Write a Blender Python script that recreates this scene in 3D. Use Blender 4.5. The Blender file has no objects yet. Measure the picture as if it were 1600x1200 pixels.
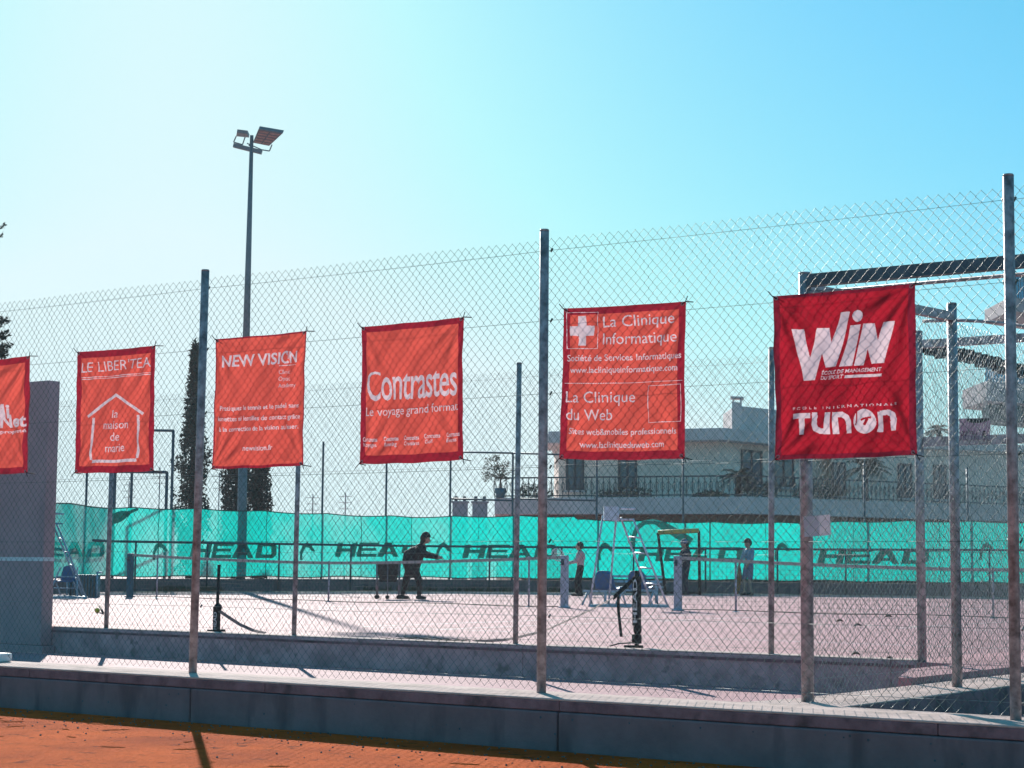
import bpy, bmesh, math, random
import numpy as np
from mathutils import Vector, Matrix, Quaternion
R = math.radians
scene = bpy.context.scene
COL = scene.collection

# ------------------------------------------------------------------ camera
# world: +X along the fences (right), +Y away across the courts, z = 0 the hard court
F, PITCH, ROLL, YAW, CAMZ = 2881.2, 0.0976, 0.0085, 0.6195, 0.872
CY, SY = math.cos(YAW), math.sin(YAW)
def L2W(lat, dep, z=0.0):            # metres right of / ahead of the photographer -> world
    return Vector((lat*CY - dep*SY, lat*SY + dep*CY, z))
cam = bpy.data.cameras.new('camera'); cam_o = bpy.data.objects.new('camera', cam); COL.objects.link(cam_o)
_r = L2W(1, 0); _f = L2W(0, 1)*math.cos(PITCH) + Vector((0, 0, math.sin(PITCH)))
_u = -L2W(0, 1)*math.sin(PITCH) + Vector((0, 0, math.cos(PITCH)))
_c, _s = math.cos(ROLL), math.sin(ROLL)
_right = _r*_c + _u*_s; _up = -_r*_s + _u*_c
M3 = Matrix((_right, _up, -_f)).transposed()
cam_o.matrix_world = Matrix.Translation((0, 0, CAMZ)) @ M3.to_4x4()
cam.sensor_width = 36; cam.lens = F/1600*36; cam.clip_end = 6000; cam.clip_start = .05
scene.camera = cam_o
scene.render.resolution_x, scene.render.resolution_y = 1024, 768

# ------------------------------------------------------------------ sky, sun, exposure
SUN_EL, SUN_LEFT = R(22.0), R(11.0) + YAW         # the sun stands just above the picture, left of the middle
sun_dir = Vector((-math.sin(SUN_LEFT)*math.cos(SUN_EL), math.cos(SUN_LEFT)*math.cos(SUN_EL), math.sin(SUN_EL)))
world = bpy.data.worlds.new('World'); scene.world = world; world.use_nodes = True
wn = world.node_tree; wn.nodes.clear()
sky = wn.nodes.new('ShaderNodeTexSky'); sky.sky_type = 'NISHITA'; sky.sun_disc = False
sky.sun_elevation = SUN_EL; sky.sun_rotation = -SUN_LEFT
sky.air_density = 1.0; sky.dust_density = 0.35; sky.ozone_density = 1.5; sky.altitude = 30
# the photograph's colour response: red falls off quickly away from the sun, blue hardly at all
sep = wn.nodes.new('ShaderNodeSeparateColor'); comb = wn.nodes.new('ShaderNodeCombineColor')
wn.links.new(sky.outputs[0], sep.inputs[0])
for ch, (ex, k, top) in enumerate(((1.4, .52, .74), (.70, .93, .945), (.72, 1.15, .985))):
    m0 = wn.nodes.new('ShaderNodeMath'); m0.operation = 'MULTIPLY'; m0.inputs[1].default_value = .1
    m1 = wn.nodes.new('ShaderNodeMath'); m1.operation = 'POWER'; m1.inputs[1].default_value = ex
    m2 = wn.nodes.new('ShaderNodeMath'); m2.operation = 'MULTIPLY'; m2.inputs[1].default_value = k*10
    wn.links.new(sep.outputs[ch], m0.inputs[0]); wn.links.new(m0.outputs[0], m1.inputs[0]); wn.links.new(m1.outputs[0], m2.inputs[0])
    m3 = wn.nodes.new('ShaderNodeMath'); m3.operation = 'MINIMUM'; m3.inputs[1].default_value = top*10
    wn.links.new(m2.outputs[0], m3.inputs[0]); wn.links.new(m3.outputs[0], comb.inputs[ch])
bg = wn.nodes.new('ShaderNodeBackground'); bg.inputs['Strength'].default_value = 0.071
wo = wn.nodes.new('ShaderNodeOutputWorld')
wn.links.new(comb.outputs[0], bg.inputs['Color']); wn.links.new(bg.outputs[0], wo.inputs['Surface'])
sl = bpy.data.lights.new('sun', 'SUN'); sl.energy = 5.0; sl.angle = R(.5); sl.color = (1, .95, .88)
so = bpy.data.objects.new('sun', sl); COL.objects.link(so); so.rotation_euler = sun_dir.to_track_quat('Z', 'Y').to_euler()
scene.view_settings.view_transform = 'Standard'; scene.view_settings.look = 'None'
scene.view_settings.exposure = 0.5; scene.view_settings.gamma = 1.0

# ------------------------------------------------------------------ measuring helpers
def ray(x, y):
    u, v = x-800, y-600
    u, v = _c*u + _s*v, -_s*u + _c*v
    X, Y, Z = u/F, 1.0, -v/F
    Y, Z = Y*math.cos(PITCH) - Z*math.sin(PITCH), Y*math.sin(PITCH) + Z*math.cos(PITCH)
    return L2W(X, Y, Z)
CAM = Vector((0, 0, CAMZ))
def W(x, y, d):
    r = ray(x, y); h = -r.x*SY + r.y*CY
    return CAM + r*(d/h)
def onY(x, y, Y): r = ray(x, y); return CAM + r*(Y/r.y)
def onZ(x, y, z=0.0): r = ray(x, y); return CAM + r*((z-CAMZ)/r.z)
def XY(x, d): p = W(x, 884, d); return (p.x, p.y)
def project(P):                      # numpy (n,3) -> photo pixels
    q = P - np.array([0, 0, CAMZ])
    lat = q[:, 0]*CY + q[:, 1]*SY; dep = -q[:, 0]*SY + q[:, 1]*CY; z = q[:, 2]
    yc = dep*math.cos(PITCH) + z*math.sin(PITCH); zc = -dep*math.sin(PITCH) + z*math.cos(PITCH)
    u = F*lat/yc; v = -F*zc/yc
    return np.stack([800 + _c*u - _s*v, 600 + _s*u + _c*v], 1)

# ------------------------------------------------------------------ materials
def mat(name, col, rough=.7, metal=0.0, var=.12, scale=6.0, bump=0.0, bscale=60.0, trans=None, tw=.5, col2=None, stain=None, spec=.5):
    m = bpy.data.materials.new(name); m.use_nodes = True; nt = m.node_tree; N = nt.nodes; L = nt.links
    b = N['Principled BSDF']; b.inputs['Roughness'].default_value = rough; b.inputs['Metallic'].default_value = metal
    b.inputs['Specular IOR Level'].default_value = spec
    tc = N.new('ShaderNodeTexCoord'); n = N.new('ShaderNodeTexNoise'); n.inputs['Scale'].default_value = scale
    n.inputs['Detail'].default_value = 6; n.inputs['Roughness'].default_value = .65
    L.new(tc.outputs['Object'], n.inputs['Vector'])
    rp = N.new('ShaderNodeValToRGB'); c2 = col2 or tuple(c*(1-2.2*var) for c in col)
    rp.color_ramp.elements[0].position = .33; rp.color_ramp.elements[1].position = .67
    rp.color_ramp.elements[0].color = (*c2, 1); rp.color_ramp.elements[1].color = (*[min(1, c*(1+var)) for c in col], 1)
    L.new(n.outputs['Fac'], rp.inputs['Fac']); cout = rp.outputs['Color']
    if stain:
        n2 = N.new('ShaderNodeTexNoise'); n2.inputs['Scale'].default_value = stain[1]; n2.inputs['Detail'].default_value = 8
        mp2 = N.new('ShaderNodeMapping'); mp2.inputs['Scale'].default_value = (1, 1, stain[3] if len(stain) > 3 else 1)
        L.new(tc.outputs['Object'], mp2.inputs['Vector']); L.new(mp2.outputs[0], n2.inputs['Vector'])
        r2 = N.new('ShaderNodeValToRGB'); r2.color_ramp.elements[0].position = stain[2]; r2.color_ramp.elements[1].position = stain[2]+.12
        L.new(n2.outputs['Fac'], r2.inputs['Fac'])
        mx = N.new('ShaderNodeMix'); mx.data_type = 'RGBA'; mx.inputs['B'].default_value = (*stain[0], 1)
        L.new(r2.outputs['Color'], mx.inputs['Factor']); L.new(cout, mx.inputs['A']); cout = mx.outputs['Result']
    L.new(cout, b.inputs['Base Color'])
    if bump:
        nb = N.new('ShaderNodeTexNoise'); nb.inputs['Scale'].default_value = bscale; nb.inputs['Detail'].default_value = 5
        L.new(tc.outputs['Object'], nb.inputs['Vector'])
        bp = N.new('ShaderNodeBump'); bp.inputs['Strength'].default_value = bump; bp.inputs['Distance'].default_value = .02
        L.new(nb.outputs['Fac'], bp.inputs['Height']); L.new(bp.outputs['Normal'], b.inputs['Normal'])
    if trans:
        t = N.new('ShaderNodeBsdfTranslucent'); t.inputs['Color'].default_value = (*trans, 1)
        ms = N.new('ShaderNodeMixShader'); ms.inputs['Fac'].default_value = tw
        L.new(b.outputs[0], ms.inputs[1]); L.new(t.outputs[0], ms.inputs[2])
        L.new(ms.outputs[0], N['Material Output'].inputs['Surface'])
    return m
M = {}
M['steel'] = mat('galvanised_post', (.45, .385, .40), .55, .35, .3, 14, .15, 90, stain=((.27, .235, .235), 30, .58))
M['steel2'] = mat('weathered_tube', (.47, .40, .42), .5, .45, .3, 16, .15, 90)
M['darksteel'] = mat('dark_tube', (.07, .11, .14), .5, .3, .2, 10)
M['mast'] = mat('mast_paint', (.20, .22, .24), .6, .1, .08, 6)
M['wire'] = mat('green_wire', (.05, .11, .10), .42, .0, .15, 5)
M['wire2'] = mat('zinc_wire', (.30, .32, .33), .33, .85, .15, 5)
M['wire3'] = mat('inner_wire', (.06, .09, .09), .4, .3, .15, 5)
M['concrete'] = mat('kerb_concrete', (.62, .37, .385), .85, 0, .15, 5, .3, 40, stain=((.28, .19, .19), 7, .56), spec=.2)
M['coping'] = mat('shaded_concrete', (.30, .155, .17), .85, 0, .2, 6, .3, 50, stain=((.10, .06, .06), 5, .55))  # base tone darkened to put the shade of the front faces into the colour
M['lit_top'] = mat('sunlit_concrete_top', (.68, .49, .44), .9, 0, .12, 7, .3, 50, spec=.1, stain=((.42, .31, .27), 4, .58))  # same concrete made paler: sunlight on the kerb tops put into the colour
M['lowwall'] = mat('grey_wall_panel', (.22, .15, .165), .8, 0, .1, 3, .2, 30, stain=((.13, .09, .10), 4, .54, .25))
M['practice'] = mat('practice_wall_paint', (.49, .31, .325), .85, 0, .06, 2.5, .2, 40, stain=((.38, .25, .265), 3, .56, .2))
M['white'] = mat('white_paint', (.78, .76, .78), .6, 0, .05, 8)
M['court'] = mat('court_resin', (.50, .24, .265), .78, 0, .06, 1.4, .25, 120, col2=(.45, .21, .23), spec=.2, stain=((.38, .175, .19), .8, .56))
M['line'] = mat('court_line', (.72, .66, .66), .7, 0, .1, 20)
M['greybrown'] = mat('grey_brown_matte', (.21, .17, .15), .95, 0, .25, 3, .5, 40)
M['black'] = mat('black_fabric', (.012, .013, .016), .8, 0, .3, 20)
M['navy'] = mat('navy_cloth', (.02, .03, .06), .85, 0, .2, 20)
M['pinkcloth'] = mat('pale_pink_cloth', (.66, .44, .44), .85, 0, .1, 20)
M['bluecloth'] = mat('light_blue_cloth', (.17, .36, .48), .85, 0, .15, 20)
M['greycloth'] = mat('grey_blue_cloth', (.20, .22, .32), .85, 0, .1, 20)
M['skin'] = mat('skin', (.55, .32, .24), .55, 0, .06, 20)
M['hair'] = mat('brown_hair', (.06, .03, .02), .6, 0, .3, 60)
M['darkhair'] = mat('dark_hair', (.02, .014, .012), .6, 0, .3, 60)
M['shoe'] = mat('dark_shoe', (.02, .02, .025), .6, 0, .2, 30)
M['orange'] = mat('orange_bag_cloth', (.40, .17, .05), .8, 0, .2, 20)
M['tape'] = mat('net_tape', (.48, .40, .38), .8, 0, .1, 10)
M['webbing'] = mat('tan_webbing', (.50, .38, .36), .85, 0, .12, 20, trans=(.5, .38, .36), tw=.5)
M['netcord'] = mat('net_cord', (.03, .035, .035), .8, 0, .2, 20)
M['bluepl'] = mat('blue_plastic', (.01, .11, .27), .45, 0, .1, 8)
M['paleblue'] = mat('pale_blue_metal', (.30, .45, .55), .45, .2, .1, 10)
M['whitemetal'] = mat('white_metal', (.66, .66, .74), .45, 0, .06, 10)
M['rustwhite'] = mat('worn_white_metal', (.52, .49, .58), .55, 0, .2, 30, stain=((.1, .08, .12), 40, .62))
M['bluemetal'] = mat('blue_metal', (.03, .14, .2), .5, .2, .1, 10)
M['yellow'] = mat('yellow_strip', (.62, .43, .11), .6, 0, .12, 10)
M['ball'] = mat('ball_felt', (.55, .62, .08), .9, 0, .1, 60)
M['render'] = mat('house_render', (.84, .63, .54), .9, 0, .06, .6, .1, 8)
M['render2'] = mat('house_parapet', (.68, .55, .54), .9, 0, .07, .6, .1, 8)
M['roofslab'] = mat('roof_slab', (.62, .53, .53), .9, 0, .08, .8)
M['brickband'] = mat('terracotta_band', (.22, .12, .08), .9, 0, .2, 5)
M['glass'] = mat('window_glass', (.06, .12, .16), .12, 0, .15, 2)
M['blueglass'] = mat('balcony_glass', (.08, .30, .42), .25, 0, .15, 2, trans=(.1, .4, .55), tw=.5)
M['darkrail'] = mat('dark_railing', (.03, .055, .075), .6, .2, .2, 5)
M['apart'] = mat('apartment_render', (.42, .35, .37), .9, 0, .07, .6)
M['foliage'] = mat('cypress_leaf', (.018, .032, .022), .85, 0, .4, 1.2, col2=(.008, .014, .012))
M['palm'] = mat('palm_leaf', (.05, .07, .04), .7, 0, .3, 1.5)
M['olive'] = mat('olive_leaf', (.10, .10, .085), .7, 0, .3, 2, trans=(.10, .10, .07), tw=.25)
M['bark'] = mat('bark', (.07, .05, .04), .95, 0, .3, 6, .4, 20)
M['leaf'] = mat('dry_leaf', (.10, .075, .06), .8, 0, .3, 15, trans=(.1, .06, .04), tw=.3)
M['paper'] = mat('paper_sheet', (.72, .70, .76), .8, 0, .05, 10, trans=(.7, .66, .7), tw=.35)
M['lens'] = mat('lamp_glass', (.68, .46, .42), .3, 0, .2, 20, trans=(.5, .33, .3), tw=.3)
M['basket'] = mat('basket_frame', (.26, .22, .25), .5, .4, .1, 10)
M['sign'] = mat('mauve_sign', (.36, .28, .38), .8, 0, .08, 20, trans=(.5, .36, .46), tw=.4)
M['ground'] = mat('dry_ground', (.44, .37, .33), .95, 0, .2, .2)
M['grommet'] = mat('grommet', (.5, .5, .52), .3, .9, .1, 10)

def cloth(name, front, through, tw, bscale=5, var=.10, film=0.0):
    m = mat(name, front, .75, 0, var, 9, trans=through, tw=tw)
    nt = m.node_tree
    tc = [n for n in nt.nodes if n.type == 'TEX_COORD'][0]
    if film:
        n3 = nt.nodes.new('ShaderNodeTexNoise'); n3.inputs['Scale'].default_value = .55; n3.inputs['Detail'].default_value = 5
        r3 = nt.nodes.new('ShaderNodeMapRange'); r3.inputs['From Min'].default_value = .42; r3.inputs['From Max'].default_value = .68; r3.inputs['To Min'].default_value = film*.3; r3.inputs['To Max'].default_value = film*3
        nt.links.new(tc.outputs['Object'], n3.inputs['Vector']); nt.links.new(n3.outputs['Fac'], r3.inputs['Value'])
        tr = nt.nodes.new('ShaderNodeBsdfTransparent'); ms = nt.nodes.new('ShaderNodeMixShader'); nt.links.new(r3.outputs[0], ms.inputs['Fac'])
        out = nt.nodes['Material Output']; src = out.inputs['Surface'].links[0].from_socket
        nt.links.new(src, ms.inputs[1]); nt.links.new(tr.outputs[0], ms.inputs[2]); nt.links.new(ms.outputs[0], out.inputs['Surface'])
    return m
M['red'] = cloth('orange_red_mesh_cloth', (.55, .09, .07), (.54, .075, .058), .72)
M['redhem'] = cloth('orange_red_hem', (.26, .012, .025), (.32, .016, .035), .5)
M['crimson'] = cloth('crimson_cloth', (.46, .012, .02), (.30, .010, .022), .70)
M['crimsonhem'] = cloth('crimson_hem', (.22, .01, .025), (.2, .01, .028), .5)
M['print'] = cloth('white_print', (.85, .78, .86), (.62, .46, .50), .55, var=.03)
M['screen'] = cloth('teal_windscreen', (.0, .34, .29), (.0, .43, .38), .82, var=.05, film=.10)
M['screendark'] = mat('screen_print', (.03, .15, .145), .8, 0, .1, 10, trans=(.01, .17, .16), tw=.55)

def clay_mat():
    m = mat('clay', (.70, .118, .016), .95, 0, .15, 1.2, col2=(.46, .065, .010), stain=((.26, .04, .008), 9, .60), spec=.04)
    nt = m.node_tree; b = nt.nodes['Principled BSDF']; L = nt.links
    tc = [n for n in nt.nodes if n.type == 'TEX_COORD'][0]
    wv = nt.nodes.new('ShaderNodeTexWave'); wv.inputs['Scale'].default_value = 9; wv.inputs['Distortion'].default_value = 6
    wv.inputs['Detail'].default_value = 4; wv.bands_direction = 'DIAGONAL'
    nz = nt.nodes.new('ShaderNodeTexNoise'); nz.inputs['Scale'].default_value = 70; nz.inputs['Detail'].default_value = 8
    ad = nt.nodes.new('ShaderNodeMath'); ad.operation = 'MULTIPLY_ADD'; ad.inputs[1].default_value = .35
    L.new(tc.outputs['Object'], wv.inputs['Vector']); L.new(tc.outputs['Object'], nz.inputs['Vector'])
    L.new(wv.outputs['Fac'], ad.inputs[0]); L.new(nz.outputs['Fac'], ad.inputs[2])
    bp = nt.nodes.new('ShaderNodeBump'); bp.inputs['Strength'].default_value = .7; bp.inputs['Distance'].default_value = .025
    L.new(ad.outputs[0], bp.inputs['Height']); L.new(bp.outputs['Normal'], b.inputs['Normal'])
    return m
M['clay'] = clay_mat()

# ------------------------------------------------------------------ objects
ORI = {}
def props(o, label=None, cat=None, group=None, kind=None):
    if label: o['label'] = label
    if cat: o['category'] = cat
    if group: o['group'] = group
    if kind: o['kind'] = kind
    return o
def thing(name, label, cat, loc, group=None):
    o = bpy.data.objects.new(name, None); COL.objects.link(o); o.location = loc; o.empty_display_size = .2
    ORI[o.name] = Vector(loc)
    return props(o, label, cat, group)
class MB:
    def __init__(s): s.v = []; s.f = []; s.smooth = []
    def add(s, vs, fs, smooth=False):
        k = len(s.v); s.v += [tuple(p) for p in vs]; s.f += [[i+k for i in f] for f in fs]; s.smooth += [smooth]*len(fs)
        return s
    def box(s, c, size, rot=None):
        c = Vector(c); hx, hy, hz = [a/2 for a in size]; vs = []
        for sx in (-1, 1):
            for sy in (-1, 1):
                for sz in (-1, 1):
                    p = Vector((sx*hx, sy*hy, sz*hz)); vs.append(c + (rot @ p if rot else p))
        return s.add(vs, [(0, 1, 3, 2), (4, 6, 7, 5), (0, 4, 5, 1), (2, 3, 7, 6), (0, 2, 6, 4), (1, 5, 7, 3)])
    def span(s, a, b, c, d, e, f): return s.box(((a+b)/2, (c+d)/2, (e+f)/2), (b-a, d-c, f-e))
    def tube(s, p0, p1, r0, r1=None, n=8, cap=True, smooth=True):
        r1 = r0 if r1 is None else r1; p0 = Vector(p0); p1 = Vector(p1); ax = (p1-p0)
        if ax.length < 1e-6: return s
        q = ax.to_track_quat('Z', 'Y'); vs = []
        for p, r in ((p0, r0), (p1, r1)):
            for i in range(n):
                a = 2*math.pi*(i+.5)/n; vs.append(p + q @ Vector((r*math.cos(a), r*math.sin(a), 0)))
        s.add(vs, [(i, (i+1) % n, n+(i+1) % n, n+i) for i in range(n)], smooth)
        if cap:
            k = len(s.v)-2*n; s.f += [[k+i for i in range(n)][::-1], [k+n+i for i in range(n)]]; s.smooth += [False, False]
        return s
    def path(s, pts, r, n=6):
        for a, b in zip(pts[:-1], pts[1:]): s.tube(a, b, r, r, n)
        return s
    def bar(s, p0, p1, w, h):          # rectangular bar
        p0 = Vector(p0); p1 = Vector(p1); ax = p1-p0; q = ax.to_track_quat('X', 'Z').to_matrix()
        return s.box((p0+p1)/2, (ax.length, w, h), q)
    def ell(s, c, rad, rot=None, nu=12, nv=8):
        c = Vector(c); vs = []; fs = []
        for j in range(nv+1):
            th = math.pi*j/nv
            for i in range(nu):
                ph = 2*math.pi*i/nu; p = Vector((rad[0]*math.sin(th)*math.cos(ph), rad[1]*math.sin(th)*math.sin(ph), rad[2]*math.cos(th)))
                vs.append(c + (rot @ p if rot else p))
        for j in range(nv):
            for i in range(nu): fs.append((j*nu+i, (j+1)*nu+i, (j+1)*nu+(i+1) % nu, j*nu+(i+1) % nu))
        return s.add(vs, fs, True)
    def prism(s, poly, z0, z1):
        n = len(poly); a = sum(poly[i][0]*poly[(i+1) % n][1]-poly[(i+1) % n][0]*poly[i][1] for i in range(n))
        if a < 0: poly = poly[::-1]
        vs = [(x, y, z0) for x, y in poly] + [(x, y, z1) for x, y in poly]
        return s.add(vs, [list(range(n))[::-1], list(range(n, 2*n))] + [(i, (i+1) % n, n+(i+1) % n, n+i) for i in range(n)])
    def slab(s, pts, nrm, t):          # a planar outline given a thickness
        n = len(pts); nrm = Vector(nrm).normalized()*t; a = [Vector(p) for p in pts]; b = [p+nrm for p in a]
        return s.add(a+b, [list(range(n))[::-1], list(range(n, 2*n))] + [(i, (i+1) % n, n+(i+1) % n, n+i) for i in range(n)])
    def build(s, name, m, parent=None, label=None, cat=None, group=None, kind=None, bevel=0, loc=None):
        me = bpy.data.meshes.new(name)
        o = bpy.data.objects.new(name, me); COL.objects.link(o)
        if parent is not None:
            o.parent = parent; org = ORI[parent.name]
        else:
            org = Vector(loc) if loc is not None else Vector((0, 0, 0)); o.location = org
        ORI[o.name] = org
        me.from_pydata([(x-org.x, y-org.y, z-org.z) for x, y, z in s.v], [], s.f); me.update()
        me.polygons.foreach_set('use_smooth', s.smooth)
        me.materials.append(M[m] if isinstance(m, str) else m)
        if bevel:
            md = o.modifiers.new('bevel', 'BEVEL'); md.width = bevel; md.segments = 2; md.limit_method = 'ANGLE'
        return props(o, label, cat, group, kind)

# ------------------------------------------------------------------ ground
MB().add([(-210, -90, -.62), (210, -90, -.62), (210, 330, -.62), (-210, 330, -.62)], [(0, 1, 2, 3)]).build('ground', 'ground', kind='structure')
MB().span(-40, 25, -15, 9.50, -.6, -.262).build('clay_court', 'clay', kind='structure')
MB().span(-40, 25, 9.95, 16.22, -.6, -.310).build('path', 'court', kind='structure')
cb = MB(); cb.span(-90, 60, 16.30, 72, -.6, 0.0); cb.prism([(-6.6, 15.3), (-6.15, 14.0), (-6.04, 14.0), (-6.04, 16.298), (-6.6, 16.298)], -.6, -.004)
cb.build('hard_court', 'court', kind='structure')
# court markings (two courts whose net line is Y = 31.57)
NY = 31.57; lm = MB(); lw = .05
def hline(x0, x1, y): lm.add([(x0, y-lw/2, .004), (x1, y-lw/2, .004), (x1, y+lw/2, .004), (x0, y+lw/2, .004)], [(0, 1, 2, 3)])
def vline(x, y0, y1): lm.add([(x-lw/2, y0, .005), (x+lw/2, y0, .005), (x+lw/2, y1, .005), (x-lw/2, y1, .005)], [(0, 1, 2, 3)])
for cx in (-28.45, -11.05):
    for dx in (-5.485, -4.115, 4.115, 5.485): vline(cx+dx, NY-11.885, NY+11.885)
    for dy in (-11.885, -6.4, 6.4, 11.885): hline(cx-(5.485 if abs(dy) > 7 else 4.115), cx+(5.485 if abs(dy) > 7 else 4.115), NY+dy)
    vline(cx, NY-6.4, NY+6.4)
hline(-6.5, 8, 17.4); hline(-6.5, 8, 18.9)
lm.build('court_lines', 'line', kind='structure')

# ------------------------------------------------------------------ front kerb wall (dirt step between clay and path)
kb = thing('retaining_wall', 'low grey concrete retaining wall with sunlit coping along the orange clay', 'wall', (-9, 9.7, -.3))
c = MB(); x = -26.0
random.seed(3)
while x < 8:
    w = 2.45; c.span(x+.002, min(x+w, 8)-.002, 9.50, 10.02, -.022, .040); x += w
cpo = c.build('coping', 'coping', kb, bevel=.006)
MB().span(-26, 8, 9.503, 10.017, .0405, .055).build('sunlit_top', 'lit_top', cpo, bevel=.005)  # thin pale sheet added so the coping top looks sunlit
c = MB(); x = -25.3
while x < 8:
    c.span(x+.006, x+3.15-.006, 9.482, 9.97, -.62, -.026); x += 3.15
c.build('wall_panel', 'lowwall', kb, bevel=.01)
c = MB()
for i in range(46):
    px = -14 + 14*random.random(); pz = random.choice((-.06, -.065, -.16)) + random.uniform(-.01, .01)
    c.tube((px, 9.4815, pz), (px, 9.4795, pz), random.uniform(.004, .008), n=7)
c.build('bolt', 'darksteel', kb)
eb = MB().span(-13.30, -12.02, 9.62, 9.93, .0565, .125)
eb.build('kerb_block', 'white', label='short pale concrete block lying on the coping at the left edge', cat='block', bevel=.012)

# second kerb between path and court
k2 = thing('court_kerb', 'long mauve concrete kerb carrying the inner fence at the court edge', 'kerb', (-11, 16.35, -.3))
c = MB(); x = -24.0
while x < -6.98:
    w = min(4.2, -6.97-x); c.span(x+.002, x+w-.002, 16.222, 16.50, -.602, .012); x += w
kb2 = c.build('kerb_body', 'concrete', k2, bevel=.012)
MB().span(-24, -6.972, 16.226, 16.496, .0125, .022).build('sunlit_top', 'lit_top', kb2, bevel=.004)  # pale sheet again, sunlight on the kerb top given by colour
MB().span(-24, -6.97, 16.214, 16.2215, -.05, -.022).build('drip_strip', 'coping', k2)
# L-shaped kerb on the right
k3 = thing('corner_kerb', 'sunlit l shaped kerb carrying the side fence on the right', 'kerb', (-5.8, 11.7, -.3))
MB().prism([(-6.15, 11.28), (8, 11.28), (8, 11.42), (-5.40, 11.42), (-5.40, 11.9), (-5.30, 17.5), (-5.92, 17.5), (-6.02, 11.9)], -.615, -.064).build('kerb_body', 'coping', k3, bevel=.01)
MB().prism([(-6.14, 11.29), (8, 11.29), (8, 11.41), (-5.41, 11.41), (-5.41, 11.9), (-5.31, 17.49), (-5.91, 17.49), (-6.01, 11.9)], -.0635, -.052).build('sunlit_top', 'lit_top', k3, bevel=.004)  # pale sheet over the dark body, painting the sun on its top
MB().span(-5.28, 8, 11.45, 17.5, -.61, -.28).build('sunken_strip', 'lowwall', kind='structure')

# ------------------------------------------------------------------ chain-link
def link_mesh(name, length, height, nx, nz, r, m, seed=0):
    rnd = random.Random(seed); p = length/nx; dz = height/nz
    V = []; Fc = []
    for i in range(nx):
        xc = (i+.5)*p; pts = []
        for j in range(nz+1):
            side = 1 if (j+i) % 2 == 0 else -1
            pts.append((xc + side*p*.535 + rnd.uniform(-1, 1)*p*.02, side*r*1.1 + .004*math.sin(i*.9+j*.35), j*dz + rnd.uniform(-1, 1)*dz*.025))
        k = len(V)
        for (x, y, z) in pts:
            dx_ = .007*math.sin(2.1*z+1.7*x+seed)*math.sin(math.pi*x/length); y += .012*math.sin(2.6*x+1.9*z+seed)*math.sin(math.pi*x/length); x += dx_; z += .005*math.sin(3*x+seed)
            V += [(x-r, y, z), (x, y-r, z), (x+r, y, z), (x, y+r, z)]
        for j in range(nz):
            a = k+4*j; b = a+4
            for q in range(4): Fc.append((a+q, a+(q+1) % 4, b+(q+1) % 4, b+q))
    me = bpy.data.meshes.new(name); me.from_pydata(V, [], Fc); me.update()
    me.polygons.foreach_set('use_smooth', [True]*len(Fc)); me.materials.append(M[m]); return me
def place(me, name, parent, loc, rz=0):
    o = bpy.data.objects.new(name, me); COL.objects.link(o); o.parent = parent
    o.location = Vector(loc)-ORI[parent.name]; o.rotation_euler = (0, 0, rz); ORI[o.name] = ORI[parent.name]; return o
def post(parent, x, y, z0, z1, r=.03, m='steel', lean=(0, 0), cap=True):
    p = MB().tube((x, y, z0), (x+lean[0], y+lean[1], z1), r, r, 14).build('post', m, parent)
    if cap: MB().tube((x+lean[0], y+lean[1], z1+.0005), (x+lean[0], y+lean[1], z1+.012), r*1.06, r*.9, 14).build('post_cap', m, p)
    return p

Y1, Z1 = 9.86, .055
f1 = thing('chain_link_fence', 'tall chain link fence with thick posts in front, carrying the red banners', 'fence', (-9.9, Y1, Z1))
SP = 3.13; AX = -9.91
me1 = link_mesh('wire_mesh', SP, 2.93, 98, 84, .0018, 'wire', 1)
for k in range(-2, 4):
    place(me1, 'wire_mesh', f1, (AX+SP*k, Y1+.035, Z1+.02))
leans = {-1: (.01, 0), 0: (.028, 0), 1: (.0, 0), 2: (.012, 0), 3: (0, 0), -2: (0, 0)}
for k in range(-2, 4):
    post(f1, AX+SP*k, Y1, Z1-.02, Z1+3.0, .0305, 'steel', leans[k])
for i, zz in enumerate((.09, .49, .97, 1.45, 1.93, 2.41, 2.875)):
    t = MB(); rnd = random.Random(i)
    for k in range(-2, 3):
        n = 10
        pts = [(AX+SP*(k+q/n), Y1+.036, Z1+zz - .006*math.sin(math.pi*q/n) + rnd.uniform(-.001, .001)) for q in range(n+1)]
        t.path(pts, .0014, 5)
        for q in (0, n):
            t.tube((pts[q][0]+(.032 if q == 0 else -.032), Y1+.03, pts[q][2]-.012), (pts[q][0]+(.04 if q == 0 else -.04), Y1+.04, pts[q][2]+.012), .006, n=6)
    t.build('tension_wire', 'wire' if zz > .6 else 'wire2', f1)

Y2, Z2 = 16.37, .012
f2 = thing('chain_link_fence', 'inner chain link fence on the mauve kerb beside the hard court', 'fence', (-11.6, Y2, Z2))
me2 = link_mesh('wire_mesh', SP, 2.95, 98, 84, 0.00163, 'wire3', 2)
P2 = [-21.15, -18.02, -14.80, -11.60, -8.52]
for x in (-24.25, -21.12, -17.99, -14.78, -11.65): place(me2, 'wire_mesh', f2, (x, Y2+.035, Z2+.02))
me2b = link_mesh('wire_mesh', 1.55, 2.95, 48, 84, 0.00163, 'wire3', 3); place(me2b, 'wire_mesh', f2, (-8.52, Y2+.035, Z2+.02))
for x, z1 in zip(P2, (3.05, 3.05, 3.05, 3.06, 3.04)): post(f2, x, Y2, Z2-.02, z1, .029, 'steel', (.02, 0))
post(f2, -6.95, Y2, -.3, 3.10, .043, 'steel2')
for zz in (.06, .98, 1.93, 2.9):
    MB().path([(-24+q*.85, Y2+.036, Z2+zz-.005*(q % 4 == 2)) for q in range(21)], .0015, 5).build('tension_wire', 'wire2', f2)
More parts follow.
